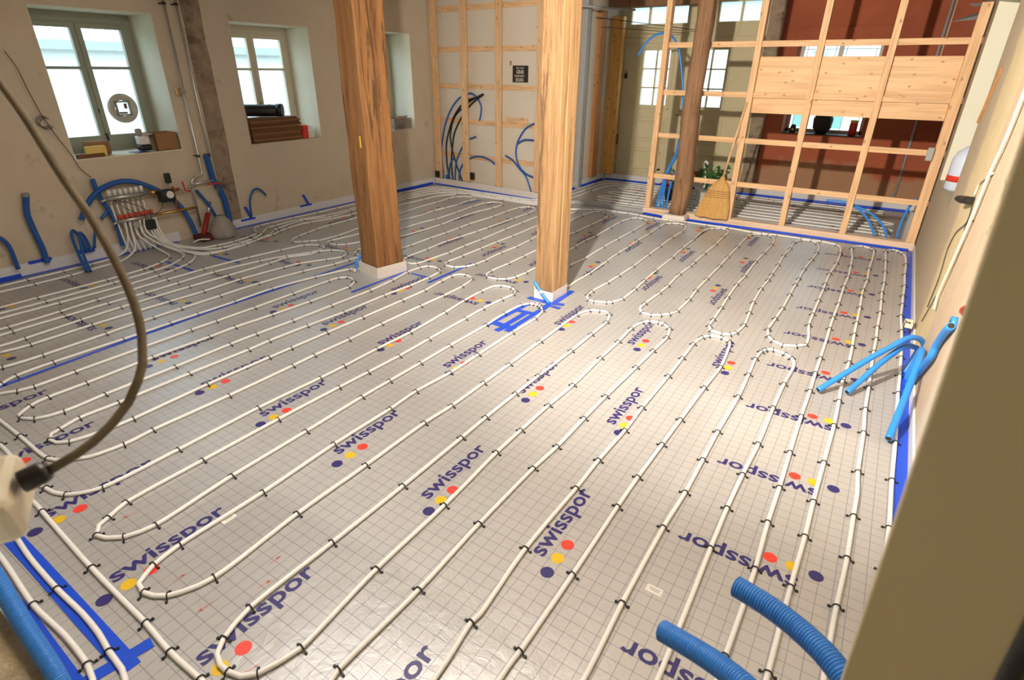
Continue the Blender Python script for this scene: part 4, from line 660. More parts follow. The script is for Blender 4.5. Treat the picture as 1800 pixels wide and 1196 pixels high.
obj('sill', box(-1.46, -.43, 9.50, 9.84, .925, .935), M['umber'], w_)
bm = B(); bx(bm, -1.50, -.38, 9.45, 9.5, 2.13, 2.28); tag(obj('lintel_board', bm, M['redwall'], bevel=.004), 'dark red board fixed over the window in the red wall', 'board')
t = thing('lantern', 'dark object with yellow spot on the red wall window sill, left', 'lantern', (-1.32, 9.62, .935)); bm = B(); lathe(bm, (-1.32, 9.62, .935), [(.04, 0), (.045, .03), (.035, .09), (.02, .11)]); part('body', bm, M['umber'], t); bm = B(); lathe(bm, (-1.32, 9.59, .96), [(.018, 0), (.02, .02), (.01, .04)]); part('flame_cup', bm, M['yellow'], t)
t = thing('canister', 'red and yellow canister on the red wall window sill, right', 'canister', (-.55, 9.62, .935)); bm = B(); lathe(bm, (-.55, 9.62, .935), [(.05, 0), (.05, .15), (.045, .17)]); part('can', bm, M['red'], t); bm = B(); lathe(bm, (-.55, 9.62, 1.106), [(.05, 0), (.05, .03), (0.001, .035)]); part('lid', bm, M['yellow'], t)
t = thing('dark_vase', 'dark bulky vase in the middle of the red wall window sill', 'vase', (-.95, 9.66, .935)); bm = B(); lathe(bm, (-.95, 9.66, .935), [(.07, 0), (.12, .08), (.13, .2), (.08, .3), (.06, .34), (.075, .36)]); part('body', bm, M['umber'], t)
# conduit on the red wall
t = thing('wall_conduit', 'grey vertical cable conduit on the right half of the red wall', 'conduit', (.16, 9.48, .5)); bm = B(); cyl(bm, (.165, 9.485, .1), (.165, 9.485, ZC), .016); part('tube', bm, M['grey'], t); bm = B(); cyl(bm, (.205, 9.49, 1.3), (.205, 9.49, ZC), .008); part('cable', bm, M['sash2'], t)
# ------------------------------------------------------------------ stud partition
t = thing('stud_partition', 'open timber stud partition with horizontal rails and one wide spruce board', 'partition', (-1.1, 7.3, 0))
part('sole_plate', box(-2.63, .44, 7.27, 7.38, 0, .082), M['plate'], t, .004)
for i, (x0, x1) in enumerate(((-2.61, -2.545), (-1.555, -1.49), (-.935, -.87), (-.29, -.225), (.35, .435))): part('stud', box(x0, x1, 7.275, 7.375, .083, 2.70 if i < 4 else 2.32), M['lath'], t, .002)
for z in (.50, 1.00, 1.495, 2.01):
    part('rail', box(-2.544, .447, 7.305, 7.338, z-.029, z+.029), M['lathx'], t, .002)
part('board', box(-1.489, .349, 7.34, 7.36, 1.305, 1.885), M['panel'], t, .002)
for z0, z1 in ((1.35, 1.36), (1.5, 1.51), (1.62, 1.63), (1.74, 1.75), (1.84, 1.85), (.9, .91), (1.15, 1.16)):
    bm = B(); cyl(bm, (.436, 7.30, z0), (.449, 7.30, z0), .003, 6); part('nail', bm, M['steel'], t)
def sheet(pts, th, m_, lab):
    bm = B(); bm.faces.new([bm.verts.new(p) for p in pts]); bmesh.ops.solidify(bm, geom=bm.faces[:], thickness=th); tag(obj('offcut_panel', bm, m_), lab, 'panel')
sheet([(.26, 7.60, 2.335), (.44, 7.60, 2.35), (.44, 7.44, 2.31), (.30, 7.44, 2.30)], .012, M['foam'], 'pale panel offcut lying above the right end of the timber partition')
sheet([(.17, 7.62, 2.19), (.34, 7.62, 2.255), (.44, 7.50, 2.25), (.44, 7.50, 2.20)], .01, M['grey'], 'dark grey pointed panel offcut behind the top of the last stud')
tag(obj('clamp', rough_box := box(.29, .35, 7.235, 7.272, .93, 1.06), M['grey'], bevel=.01), 'grey blob of mortar or clamp fixed on the last partition stud', 'clamp')
tag(obj('drop_pipe', tb([(.36, 7.56, .02), (.36, 7.56, .25), (.375, 7.56, .36)], .05, seg=16), M['grey']), 'stubby grey drain pipe on the floor behind the last partition stud', 'pipe')
# crooked old beam in the partition
def BEAM(z): return -2.118-.02*max(0, 1-z/.4)
bm = B(); bc = lambda z: BEAM(z)+.008*math.sin(z*3.7); pts = [Vector((bc(z), 7.17+.012*math.sin(z*3.1), z)) for z in [.085+.109*i for i in range(25)]]
tube(bm, pts, .106, seg=20, taper=lambda u_: 1.0+.05*math.sin(u_*7))
for v in bm.verts:
    cxx = bc(v.co.z); d = Vector((v.co.x-cxx, v.co.y-7.17, 0)); a = math.atan2(d.y, d.x); k = 1/max(abs(math.cos(a)), abs(math.sin(a)))
    v.co.x = cxx+d.x*(.62+.34*min(k, 1.3)); v.co.y = 7.17+d.y*(.62+.34*min(k, 1.3))
    n_ = mnoise.noise_vector(v.co*3.2)*.014+mnoise.noise_vector(v.co*11)*.006; v.co.x += n_.x; v.co.y += n_.y
tag(obj('crooked_beam', bm, M['darkbeam']), 'crooked weathered brown beam standing at the left part of the stud partition', 'post')
tag(obj('post_wrap', box(-2.29, -1.99, 7.045, 7.262, 0, .082), M['foamw'], bevel=.03), 'pale foam collar round the foot of the crooked beam', 'foam wrap')
# ------------------------------------------------------------------ big posts
def post(cx, cy, wx, wy, rot, m_, name, lab, z0=.088, amp=.012, bev=.012, cutm=None):
    bm = B(); bx(bm, -wx/2, wx/2, -wy/2, wy/2, z0, ZC-.002)
    bmesh.ops.subdivide_edges(bm, edges=[e for e in bm.edges if abs(e.verts[0].co.z-e.verts[1].co.z) > .5], cuts=30)
    bmesh.ops.subdivide_edges(bm, edges=[e for e in bm.edges if abs(e.verts[0].co.z-e.verts[1].co.z) < .01], cuts=3, use_grid_fill=True)
    for v in bm.verts:
        if z0+.01 < v.co.z < ZC-.05:
            n_ = mnoise.noise_vector(Vector((v.co.x*4+cx, v.co.y*4, v.co.z*1.7)))*amp+mnoise.noise_vector(v.co*12)*amp*.3; v.co.x += n_.x; v.co.y += n_.y
    for fc in bm.faces: fc.smooth = False
    o = obj(name, bm, m_, bevel=bev); o.location = (cx, cy, 0); o.rotation_euler = (0, 0, rot)
    return tag(o, lab, 'post')
pa = math.atan2(3.387-3.442, -3.639+3.926)
bigpost = post(-3.766, 3.562, .275, .285, pa, M['oldwood'], 'timber_post', 'massive rough brown timber post left of centre, with white wrap at its foot', amp=.016)
def onpost(name, y0, y1, z0, z1, m_, face):
    bm = B(); d = .004
    if face == 'x': bx(bm, .137, .137+d, y0, y1, z0, z1)
    else: bx(bm, y0, y1, -.1435-d, -.1435, z0, z1)
    rough_bm(bm, .003, 30, 2, 2); obj(name, bm, m_, bigpost)
onpost('mortise_shade', -.07, .02, 2.28, 2.60, M['umber'], 'y'); onpost('paint_mark', .06, .078, 1.13, 1.22, mat('yellow paint fleck', (.75, .52, .05), .6), 'y')  # dark plate on the post face stands in for shade inside a notch
fp = post(-2.132, 3.8175, .165, .103, 0, [M['rearpost'], M['oldwood2']], 'timber_post', 'front half of the double post in the middle, grained and weathered', amp=.003, bev=.006)
post(-2.128, 3.946, .158, .148, 0, M['rearpost'], 'timber_post', 'rear half of the double post in the middle, smoother lighter beam', amp=.002, bev=.006)
for p_ in fp.data.polygons: p_.material_index = 1 if (p_.normal.y < -.4 or p_.normal.x < -.4) else 0
def wrap(cx, cy, wx, wy, rot, lab):
    bm = B(); t_ = .008
    for q in ((-wx/2-t_, wx/2+t_, -wy/2-t_, -wy/2), (-wx/2-t_, wx/2+t_, wy/2, wy/2+t_), (-wx/2-t_, -wx/2, -wy/2, wy/2), (wx/2, wx/2+t_, -wy/2, wy/2)): bx(bm, *q, 0, .098)
    bx(bm, -wx/2, wx/2, -wy/2, wy/2, 0, .086)
    o = obj('post_wrap', bm, M['foamw']); o.location = (cx, cy, 0); o.rotation_euler = (0, 0, rot); return tag(o, lab, 'foam wrap')
wrap(-3.766, 3.562, .295, .305, pa, 'white foam collar round the foot of the massive brown post')
wrap(-2.141, 3.905, .162, .234, 0, 'white foam collar round the foot of the double post')
# ------------------------------------------------------------------ conduits
def hose(name, pts, r, m_, lab, cat='conduit', rib=0, group=None, seg=12, bore_shade=True):
    bm = B(); sp = smooth_path(pts, .02); tube(bm, sp, r, seg=seg, rib=rib)
    if bore_shade:  # dark disc paints the shaded bore onto the closed free end
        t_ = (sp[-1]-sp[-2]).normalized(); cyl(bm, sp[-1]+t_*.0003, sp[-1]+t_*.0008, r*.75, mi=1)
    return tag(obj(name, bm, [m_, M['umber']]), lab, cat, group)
BWL = ['blue conduit arching highest over the left studs of the batten wall', 'black conduit, outermost of the black bundle on the batten wall', 'black conduit, innermost of the black bundle on the batten wall', 'black conduit crossing over the other two on the batten wall',
 'short blue conduit leaning in front of the black bundle', 'blue capped stub beside the foot of the black bundle', 'blue conduit sweeping up behind the second stud of the batten wall', 'blue conduit bowing low across the second stud of the batten wall',
 'blue conduit falling from the third stud to the floor', 'blue conduit in a tall C curve at the right of the batten wall', 'short blue conduit branching from the tall C curve']
for (c_, pts), l in zip(CV['bw'], BWL):
    hose('conduit', pts, .0125 if 'stub' not in l else .022, M['blue'] if c_ == 'blue' else M['black'], l, group='conduits on the batten wall')
for i, (pts, l) in enumerate(zip(CV['beam'], ('first', 'second', 'third', 'shortest'))): hose('conduit', pts, .0125, M['bluelite'], 'blue conduit rising left of the crooked beam, %s of four%s' % (l, '' if l == 'shortest' else ' from the left'), group='conduits beside the crooked beam')
hose('conduit', CV['arch'][::-1], .0125, M['bluelite'], 'long blue conduit arching high in front of the cream door')
for pts, l in zip(CV['pr'], ('blue conduit bent over left from the right end of the partition, lower one', 'blue conduit bent over left from the right end of the partition, upper one', 'straight blue conduit leaning right against the last stud')): hose('conduit', pts, .0125, M['bluelite'], l)
p45 = hose('conduit', CV['p45'][::-1], .024, M['blue'], 'thick blue conduit with grey cap rising on the left wall', rib=.008); obj('cap', tb([CV['p45'][0], (CV['p45'][0][0], CV['p45'][0][1], CV['p45'][0][2]+.03)], .028, seg=16), M['sack'], p45)
hose('conduit', CV['ltube'], .017, M['blue'], 'blue conduit curving down at the far left edge of the wall')
hose('conduit', CV['ltube2'], .0125, M['blue'], 'short blue conduit right of the drooping pair, behind the grey cable')
hose('conduit', [(-6.29, 2.14, .1), (-6.28, 2.12, .25), (-6.25, 2.07, .335), (-6.2, 2.03, .30), (-6.1, 2.0, .17), (-5.93, 1.96, .025)], .0135, M['blue'], 'blue conduit drooping onto the floor below the left window, left one')
hose('conduit', [(-6.27, 2.17, .1), (-6.26, 2.15, .24), (-6.22, 2.11, .31), (-6.16, 2.07, .27), (-6.05, 2.02, .13), (-5.91, 1.985, .022)], .0135, M['blue'], 'blue conduit drooping onto the floor below the left window, right one')
hose('conduit', CV['bl'], .0125, M['blue'], 'dark blue conduit hooked over beside the masonry band, left wall')
hose('conduit', CV['bigarc'][::-1], .024, M['blue'], 'thick blue conduit arching over the manifold and down to the floor', rib=.009)
hose('conduit', CV['diag'], .021, M['blue'], 'thick blue conduit passing diagonally behind the manifold', rib=.009)
hose('conduit', CV['tube2'], .017, M['blue'], 'blue conduit running diagonally right of the pump')
hose('conduit', CV['bigright'], .032, M['blue'], 'thick blue conduit at the right of the steel pipes, down to the floor', rib=.009)
hose('conduit', CV['short1'], .015, M['blue'], 'short blue conduit piece left of the manifold, on the wall')
hose('conduit', [(-3.95, 3.52, .17), (-3.965, 3.44, .1), (-3.965, 3.40, .0)][::-1]+[(-3.95, 3.58, .26)], .014, M['bluelite'], 'blue conduit standing against the left side of the massive post')
tag(obj('pipe_end_plug', tb([(-3.99, 3.39, .014), (-3.95, 3.385, .02)], .016, seg=12), M['cream']), 'small cream plug on a pipe end at the foot of the massive post', 'plug')
hose('conduit', [(-2.05, 3.725, .006), (-2.12, 3.725, .075), (-2.20, 3.73, .165)], .0125, M['bluelite'], 'short blue conduit leaning on the near corner of the double post'); bm = B(); cyl(bm, (-2.125, 3.7255, .080), (-2.14, 3.7265, .097), .0145); tag(obj('label_band', bm, M['white']), 'white band round the short blue conduit at the double post', 'label')
hose('conduit', CV['rA'], .0165, M['bluelite'], 'blue conduit arching furthest left from the right wall over the floor')
hose('conduit', CV['rB'], .0165, M['bluelite'], 'blue conduit under the longest arching one at the right wall')
hose('conduit', CV['rC'], .0185, M['bluelite'], 'blue conduit hanging down towards the camera at the right wall')
hose('conduit', CV['rD'], .0185, M['bluelite'], 'blue conduit running up from the right floor edge to the wall socket hole')
t = thing('conduit_collar', 'bright blue round flange in the right wall above the conduits', 'flange', (.44, 3.169, .656)); bm = B(); cyl(bm, (.425, 3.169, .656), (.4495, 3.169, .656), .036, 24); part('ring', bm, M['bluelite'], t); bm = B(); cyl(bm, (.4243, 3.169, .656), (.425, 3.169, .656), .018, 20); part('hole', bm, M['umber'], t)  # the opening is a dark disc painted as shade on a solid ring
hose('foreground_hose', CV['rib1'], .0205, M['bluer'], 'blue corrugated hose in the bottom right foreground, upper one', rib=.0056, seg=24)
hose('foreground_hose', CV['rib2'], .0205, M['bluer'], 'blue corrugated hose in the bottom right foreground, lower one', rib=.0056, seg=24)
hose('foreground_hose', CV['rib3'], .0165, M['bluer'], 'fat blue hose lying on the rubble wall, bottom left corner', rib=.0048, seg=20)
# tape flags on the left wall foot
for a, lab in ((((-6.33, 3.93, .07), (-6.34, 3.88, .22)), 'blue tape flag left of the hooked conduit on the left wall'), (((-6.33, 4.78, .09), (-6.34, 4.72, .23)), 'blue tape flag on the left wall, middle of three'), (((-6.33, 6.0, .09), (-6.34, 5.86, .30)), 'blue tape flag on the left wall, nearest the massive post')):
    (x, y0, z0), (x2, y1, z1) = a; bm = B()
    v = [bm.verts.new(p) for p in ((-6.334, y0-.02, z0), (-6.334, y0+.02, z0), (-6.347, y1+.02, z1), (-6.347, y1-.02, z1))]; bm.faces.new(v)
    bx(bm, -6.336, -6.333, y0-.14, y0+.05, z0-.012, z0+.012)
    tag(obj('tape_flag', bm, M['bluetape'], recalc=False), lab, 'tape')
bm = B(); bx(bm, -6.336, -6.325, 2.07, 2.22, .085, .125); tag(obj('tape_flag', bm, M['bluetape'], bevel=.004), 'blue tape patch holding the drooping conduits at the left wall foot', 'tape')
bm = B(); bx(bm, -6.336, -6.325, 1.68, 1.86, .09, .12); tag(obj('tape_flag', bm, M['bluetape'], bevel=.004), 'blue tape patch at the foot of the thick capped conduit', 'tape')
# black socket boxes in the batten wall
for x, z, l in ((-6.22, .12, 'small black box at the foot of the first stud of the batten wall'), (-5.50, .16, 'small black box right of the second stud of the batten wall')):
    tag(obj('junction_box', box(x-.035, x+.035, 7.27, 7.31, z, z+.10), M['black'], bevel=.006), l, 'box')
# ------------------------------------------------------------------ manifold and steel pipes
MX = -6.2
t = thing('heating_manifold', 'heating manifold with pump, white caps and red valves on the left wall', 'manifold', (MX, 2.7, .33))
def mcyl(name, a, b_, r, m_, seg=14): bm = B(); cyl(bm, a, b_, r, seg); return part(name, bm, M[m_], t)
mcyl('flow_bar', (MX, 2.40, .575), (MX, 2.80, .575), .019, 'steel'); mcyl('return_bar', (MX, 2.44, .35), (MX, 2.80, .35), .019, 'steel')
mcyl('brass_union', (MX, 2.80, .575), (MX, 2.88, .57), .023, 'brass'); mcyl('brass_pipe', (MX, 2.80, .35), (MX, 3.24, .35), .014, 'brass'); mcyl('copper_riser', (MX, 3.035, .35), (MX, 3.035, .60), .011, 'copper')
mcyl('brass_link', (MX, 2.98, .56), (MX, 3.09, .565), .017, 'copper'); mcyl('steel_link', (MX, 3.09, .565), (MX, 3.28, .575), .013, 'steel')
for k in range(7):
    y = 2.43+.049*k
    c_ = mcyl('cap', (MX+.01, y, .60), (MX+.02, y, .655), .017, 'white'); mcyl('valve', (MX, y, .545), (MX, y, .52), .010, 'steel')
    mcyl('red_cap', (MX+.015, y+.03, .375), (MX+.02, y+.03, .41), .018, 'red')
    bm = B(); tube(bm, smooth_path([(MX-.01, y, .525), (MX-.03, y+.01, .42), (MX-.03, y+.02, .3), (MX-.03, y+.03, .14), (MX-.02, y+.05, .02)], .04), .0088, 8); part('riser_pipe', bm, M['pipe'], t)
bm = B(); cyl(bm, (MX+.0, 2.93, .53), (MX+.10, 2.93, .53), .06, 20); bx(bm, MX-.0, MX+.09, 2.86, 3.0, .47, .59); pump = part('pump', bm, M['black'], t, .008)
bm = B(); cyl(bm, (MX+.10, 2.94, .545), (MX+.115, 2.94, .545), .036, 20); obj('pump_dial', bm, M['white'], pump)
bm = B(); bx(bm, MX-.02, MX+.03, 2.98, 3.03, .64, .74); part('actuator', bm, M['black'], t, .008)
bm = B(); bx(bm, MX-.02, MX+.05, 2.68, 2.76, .22, .32); part('mixer_head', bm, M['black'], t, .01)
bm = B(); cyl(bm, (MX+.02, 2.58, .30), (MX+.05, 2.58, .30), .032, 20); part('gauge', bm, M['steel'], t)
for y in (2.41, 2.45): mcyl('drain_valve', (MX, y, .35-.0 if y > 2.42 else .575), (MX+.0, y-.06, .33 if y > 2.42 else .56), .012, 'steel')
for pts in ([(MX, 2.46, .55), (MX+.05, 2.55, .45), (MX+.05, 2.66, .38), (MX+.04, 2.72, .31)], [(MX, 2.44, .56), (MX+.06, 2.6, .50), (MX+.05, 2.72, .40), (MX+.03, 2.73, .30)], [(MX, 2.9, .5), (MX+.05, 2.86, .42), (MX+.04, 2.77, .36)]):
    bm = B(); tube(bm, smooth_path(pts, .02), .003, 6); part('sensor_wire', bm, M['dark'], t)
for y0, z0, y1, z1 in ((3.13, .64, 3.14, .55), (3.40, .575, 3.54, .565)):
    bm = B(); tube(bm, [Vector((MX+.03, y0, z0)), Vector((MX+.035, y1, z1)), Vector((MX+.03, y1+.05, z1-.02))] if y0 < 3.2 else [Vector((MX+.03, y0, z0)), Vector((MX+.03, y1, z1))], .009, 8); part('red_lever', bm, M['red'], t)
def steel(pts, lab, clamps):
    t_ = thing('steel_pipe', lab, 'pipe', pts[0]); bm = B(); tube(bm, [Vector(p) for p in pts], .0125, 14); part('tube', bm, M['steel'], t_)
    for z in clamps:
        y = pts[0][1]; bm = B(); cyl(bm, (-6.262, y, z-.012), (-6.262, y, z+.012), .019, 14); bx(bm, -6.349, -6.262, y-.006, y+.006, z-.006, z+.006); part('clamp', bm, M['dark'], t_)
steel([(-6.262, 3.41, ZC), (-6.262, 3.41, .70), (-6.262, 3.40, .67), (-6.262, 3.31, .645), (-6.262, 3.28, .62), (-6.262, 3.27, .55), (-6.262, 3.26, .14)], 'left one of two vertical steel pipes on the left wall, stepping sideways at the bottom', (2.28, 1.50, .86))
steel([(-6.262, 3.53, ZC), (-6.262, 3.535, 1.2), (-6.262, 3.545, .45)], 'right one of two vertical steel pipes on the left wall, beside the masonry band', (2.28, .86))
steel([(-6.262, 3.27, .58), (-6.262, 3.42, .585), (-6.262, 3.52, .59)], 'short horizontal steel pipe linking the two vertical ones near the pump', ())
t = thing('thermometer', 'small grey round fitting with brass tag on the left steel pipe', 'fitting', (-6.24, 3.38, 1.49)); bm = B(); cyl(bm, (-6.25, 3.39, 1.50), (-6.23, 3.39, 1.50), .03); part('disc', bm, M['sack'], t); bm = B(); bx(bm, -6.25, -6.24, 3.33, 3.36, 1.47, 1.53); part('tag', bm, M['brass'], t)
t = thing('sealant_gun', 'red tool with silver tip leaning on the wall beside the manifold', 'tool', (-6.2, 3.2, .02)); bm = B(); cyl(bm, (-6.15, 3.20, .03), (-6.24, 3.36, .25), .026); part('body', bm, mat('dark red tube', (.32, .02, .015), .45), t); bm = B(); cyl(bm, (-6.24, 3.36, .25), (-6.285, 3.44, .36), .014); part('nozzle', bm, M['steel'], t)
bm = B(); lathe(bm, (-6.08, 3.40, 0), [(.12, 0), (.135, .04), (.125, .1), (.10, .17), (.06, .22), (.035, .245)], 28)
for v in bm.verts:
    n_ = mnoise.noise_vector(v.co*14)*.018; v.co += Vector((n_.x, n_.y, n_.z*.3))
    v.co.z = max(v.co.z, .001)
tag(obj('plaster_sack', bm, M['sack']), 'crumpled grey sack on the floor between manifold and thick blue conduit', 'sack')
t = thing('drill_case', 'dark red and black clutter lying on the floor left of the grey sack', 'tool', (-6.15, 3.2, 0)); bm = B(); bx(bm, -6.24, -6.06, 3.14, 3.30, 0, .06); part('base', bm, mat('maroon', (.10, .012, .012), .6), t, .01); bm = B(); tube(bm, smooth_path([(-6.1, 3.05, .01), (-6.06, 3.1, .04), (-6.02, 3.2, .03)], .02), .008, 8); part('grip', bm, M['white'], t)
# thin wire with a coil on the left wall
bm = B(); tube(bm, smooth_path(CV['wire'], .03), .0035, 6)
yw, zw = CV['wire'][3][1], CV['wire'][3][2]
for k in range(3): tube(bm, [Vector((-6.305+.004*k, yw-.01+.05*math.cos(a)+.01*k, zw-.04+.045*math.sin(a)-.01*k)) for a in (math.pi*(.3+1.5*j/14) for j in range(15))], .003, 6)
tag(obj('wire', bm, M['dark']), 'thin dark wire with a small coil hanging left of the first window', 'wire')
# ------------------------------------------------------------------ things on the window sills
def sbox(name, lab, cat, c, s_, rz, m_, parts=()):
    o = obj(name, box(-s_[0]/2, s_[0]/2, -s_[1]/2, s_[1]/2, 0, s_[2]), M[m_], bevel=.003); o.location = c; o.rotation_euler = (0, 0, rz); tag(o, lab, cat); return o
zs = .939
t = thing('cardboard_box', 'open brown cardboard box at the right end of the first window sill', 'box', (-6.46, 3.16, zs)); bm = B()
for q in ((-6.56, -6.36, 3.06, 3.065, 0, .17), (-6.56, -6.36, 3.285, 3.29, 0, .17), (-6.56, -6.555, 3.06, 3.29, 0, .17), (-6.365, -6.36, 3.06, 3.29, 0, .17), (-6.56, -6.36, 3.06, 3.29, 0, .004)): bx(bm, *q[:4], zs+q[4], zs+q[5])
part('carton', bm, M['card'], t); bm = B(); v = [bm.verts.new(p) for p in ((-6.56, 3.06, zs+.17), (-6.36, 3.06, zs+.17), (-6.37, 2.99, zs+.15), (-6.55, 2.99, zs+.15))]; bm.faces.new(v); part('flap', bm, M['card'], t)
t = thing('sanding_block', 'grey and white tool with black base standing beside the cardboard box', 'tool', (-6.43, 2.96, zs)); bm = B(); bx(bm, -6.47, -6.39, 2.92, 3.02, zs+.07, zs+.15); part('body', bm, M['white'], t, .008); bm = B(); bx(bm, -6.47, -6.38, 2.91, 3.03, zs+.01, zs+.07); part('base', bm, M['black'], t, .02); bm = B(); bx(bm, -6.46, -6.42, 2.925, 2.985, zs+.15, zs+.22); part('handle', bm, M['sack'], t, .015)
tag(obj('paper_sheet', box(-6.50, -6.355, 2.84, 2.98, zs, zs+.004), M['inkblue'], bevel=.001), 'dark blue leaflet lying flat under the grey tool on the sill', 'leaflet')
t = thing('brown_cup', 'round brown cardboard tub on the left end of the first window sill', 'tub', (-6.47, 2.52, zs)); bm = B(); cyl(bm, (-6.50, 2.46, zs+.07), (-6.46, 2.66, zs+.07), .068, 24); part('tub', bm, M['card'], t)
tag(obj('sponge', box(-6.42, -6.37, 2.42, 2.60, zs+.0, zs+.10), M['yellow'], bevel=.015), 'yellow sponge in front of the brown tub on the first window sill', 'sponge')
bm = B(); bx(bm, -6.40, -6.35, 2.33, 2.56, zs, zs+.035); rough_bm(bm, .008, 20, 1, 4); tag(obj('rag', bm, M['tile']), 'dark brown rag at the left corner of the first window sill', 'rag')
# second window: stack of brown boards, black stove pipe, red bag, white cup
random.seed(4); z = .909; i = 0
while z < 1.17:
    h = random.choice((.013, .016, .019)); L = 4.86+random.uniform(-.05, .03)
    tag(obj('wooden_board', box(-6.62+random.uniform(0, .03), -6.365+random.uniform(-.01, .012), 4.15+random.uniform(0, .02), L, z, z+h), M['tile'] if i % 4 != 2 else M['card'], bevel=.001), 'brown wooden board in the stack on the second window sill', 'board', 'stack of brown boards on the second window sill'); z += h+.0012; i += 1
top = z
bm = B(); rough = [(-6.64, 4.14, .909), (-6.36, 4.14, .909)]; bx(bm, -6.63, -6.352, 4.118, 4.135, .909, 1.27); tag(obj('upright_board', bm, M['tile'], bevel=.002), 'dark board standing upright at the left of the board stack', 'board')
t = thing('stove_pipe', 'black stove pipe with elbow lying on the stack of brown boards', 'pipe', (-6.46, 4.4, top)); bm = B(); tube(bm, smooth_path([(-6.52, 4.19, top+.085), (-6.50, 4.40, top+.075), (-6.46, 4.52, top+.072), (-6.40, 4.60, top+.07)], .03), .068, 20); part('tube', bm, M['black'], t); bm = B(); cyl(bm, (-6.41, 4.585, top+.074), (-6.36, 4.625, top+.074), .073, 24); part('collar', bm, M['black'], t)
bm = B(); bx(bm, -6.462, -6.45, 4.47, 4.55, top+.125, top+.142); part('label', bm, M['sticker'], t)
bm = B(); bx(bm, -6.43, -6.37, 4.885, 4.96, .909, 1.07); rough_bm(bm, .012, 14, 3, 4); tag(obj('snack_bag', bm, M['red']), 'small red and white bag beside the board stack', 'bag')
t = thing('white_tub', 'white tub with papers at the right end of the second window sill', 'tub', (-6.42, 5.04, .909)); bm = B(); bx(bm, -6.45, -6.38, 4.98, 5.07, .909, 1.0); part('tub', bm, M['white'], t, .006); bm = B(); bx(bm, -6.55, -6.47, 5.03, 5.10, .909, 1.05); part('carton', bm, M['foam'], t, .004)
t = thing('paper_carton', 'open pale carton on the third window sill, right of the massive post', 'box', (-6.5, 6.75, .90)); bm = B()
for q in ((-6.66, -6.37, 6.55, 6.555, 0, .15), (-6.66, -6.37, 6.90, 6.905, 0, .15), (-6.66, -6.655, 6.55, 6.905, 0, .15), (-6.375, -6.37, 6.55, 6.905, 0, .15)): bx(bm, *q[:4], .90+q[4], .90+q[5])
part('carton', bm, M['sack'], t); bm = B(); v = [bm.verts.new(p) for p in ((-6.375, 6.555, 1.05), (-6.375, 6.80, 1.05), (-6.33, 6.80, 1.09), (-6.33, 6.57, 1.09))]; bm.faces.new(v); part('flap', bm, M['paper'], t)
bm = B(); tube(bm, [Vector((-6.368, 6.67+.05*math.cos(a), .94+.022*math.sin(a))) for a in (2*math.pi*k/20 for k in range(21))], .004, 6); part('printed_oval', bm, M['inkblue'], t)
# socket plate and crack on the left wall
tag(obj('socket_plate', box(-6.349, -6.34, 7.02, 7.13, 1.22, 1.36), M['plaster_l'], bevel=.003), 'blank plaster coloured cover plate on the left wall near the batten wall', 'cover plate')
# ------------------------------------------------------------------ poster
t = thing('poster', 'small black poster with pale lettering taped to the batten wall', 'poster', (-4.66, 7.30, 1.68))
py = 7.352
bm = B(); bx(bm, -4.79, -4.53, py-.003, py, 1.57, 1.785); part('sheet', bm, M['poster'], t)
def words(txt, x, z, w_, h):
    V, F_ = text_mesh(txt, .02); y0_ = min(v[1] for v in V); y1_ = max(v[1] for v in V); bm = B()
    vv = [bm.verts.new((x+w_*p[0], py-.0045, z+(p[1]-y0_)/(y1_-y0_)*h)) for p in V]
    for q in F_: bm.faces.new([vv[i] for i in q])
    part('lettering', bm, M['paper'], t)
words('GRAB', -4.725, 1.68, .12, .052); words('YOUR NEXT', -4.76, 1.638, .17, .028); words('ROUND', -4.735, 1.58, .13, .045); words('GO AND', -4.73, 1.745, .13, .02)
for x, r_ in ((-4.825, .2), (-4.49, -.5)):
    bm = B(); bx(bm, -.009, .009, -.0025, 0, -.03, .03); bmesh.ops.rotate(bm, verts=bm.verts, cent=(0, 0, 0), matrix=Matrix.Rotation(r_, 3, 'Y')); bmesh.ops.translate(bm, verts=bm.verts, vec=(x, py, 1.815)); part('tape', bm, M['bronze'], t)
# ------------------------------------------------------------------ broom
t = thing('broom', 'straw broom leaning on the timber partition with its bristles down', 'broom', (-1.68, 7.2, .085))
bm = B(); n = 18
prof = [(.0, .20), (.12, .185), (.25, .15), (.36, .115), (.42, .08), (.46, .035), (.5, .02)]
rings = []
for z_, w_ in prof:
    cx = -1.715+.11*z_/.5*.6; ring = []
    for k in range(36):
        a = 2*math.pi*k/36; jit = 1+(.05*math.sin(k*7.3)+.03*math.sin(k*3.1))*(1-z_)
        ring.append(bm.verts.new((cx+w_*math.cos(a)*jit, 7.205+min(.035, w_)*math.sin(a)*jit+.02*(z_/.5), .088+z_+(.012*math.sin(k*5.1) if z_ == 0 else 0))))
    rings.append(ring)
for a, b_ in zip(rings, rings[1:]):
    for k in range(36): bm.faces.new((a[k], a[(k+1) % 36], b_[(k+1) % 36], b_[k]))
bm.faces.new(rings[0][::-1]); bm.faces.new(rings[-1]); part('bristles', bm, M['straw'], t)
bm = B()
for z_, w_, cx in ((.25, .152, -1.682), (.275, .145, -1.679), (.30, .137, -1.676), (.325, .13, -1.672)): tube(bm, [Vector((cx+w_*math.cos(a), 7.215+.037*math.sin(a), .088+z_)) for a in (2*math.pi*k/36 for k in range(37))], .003, 5)
part('stitching', bm, M['card'], t)
bm = B(); cyl(bm, (-1.652, 7.225, .56), (-1.535, 7.25, 1.42), .013, 14); part('handle', bm, M['lath'], t)
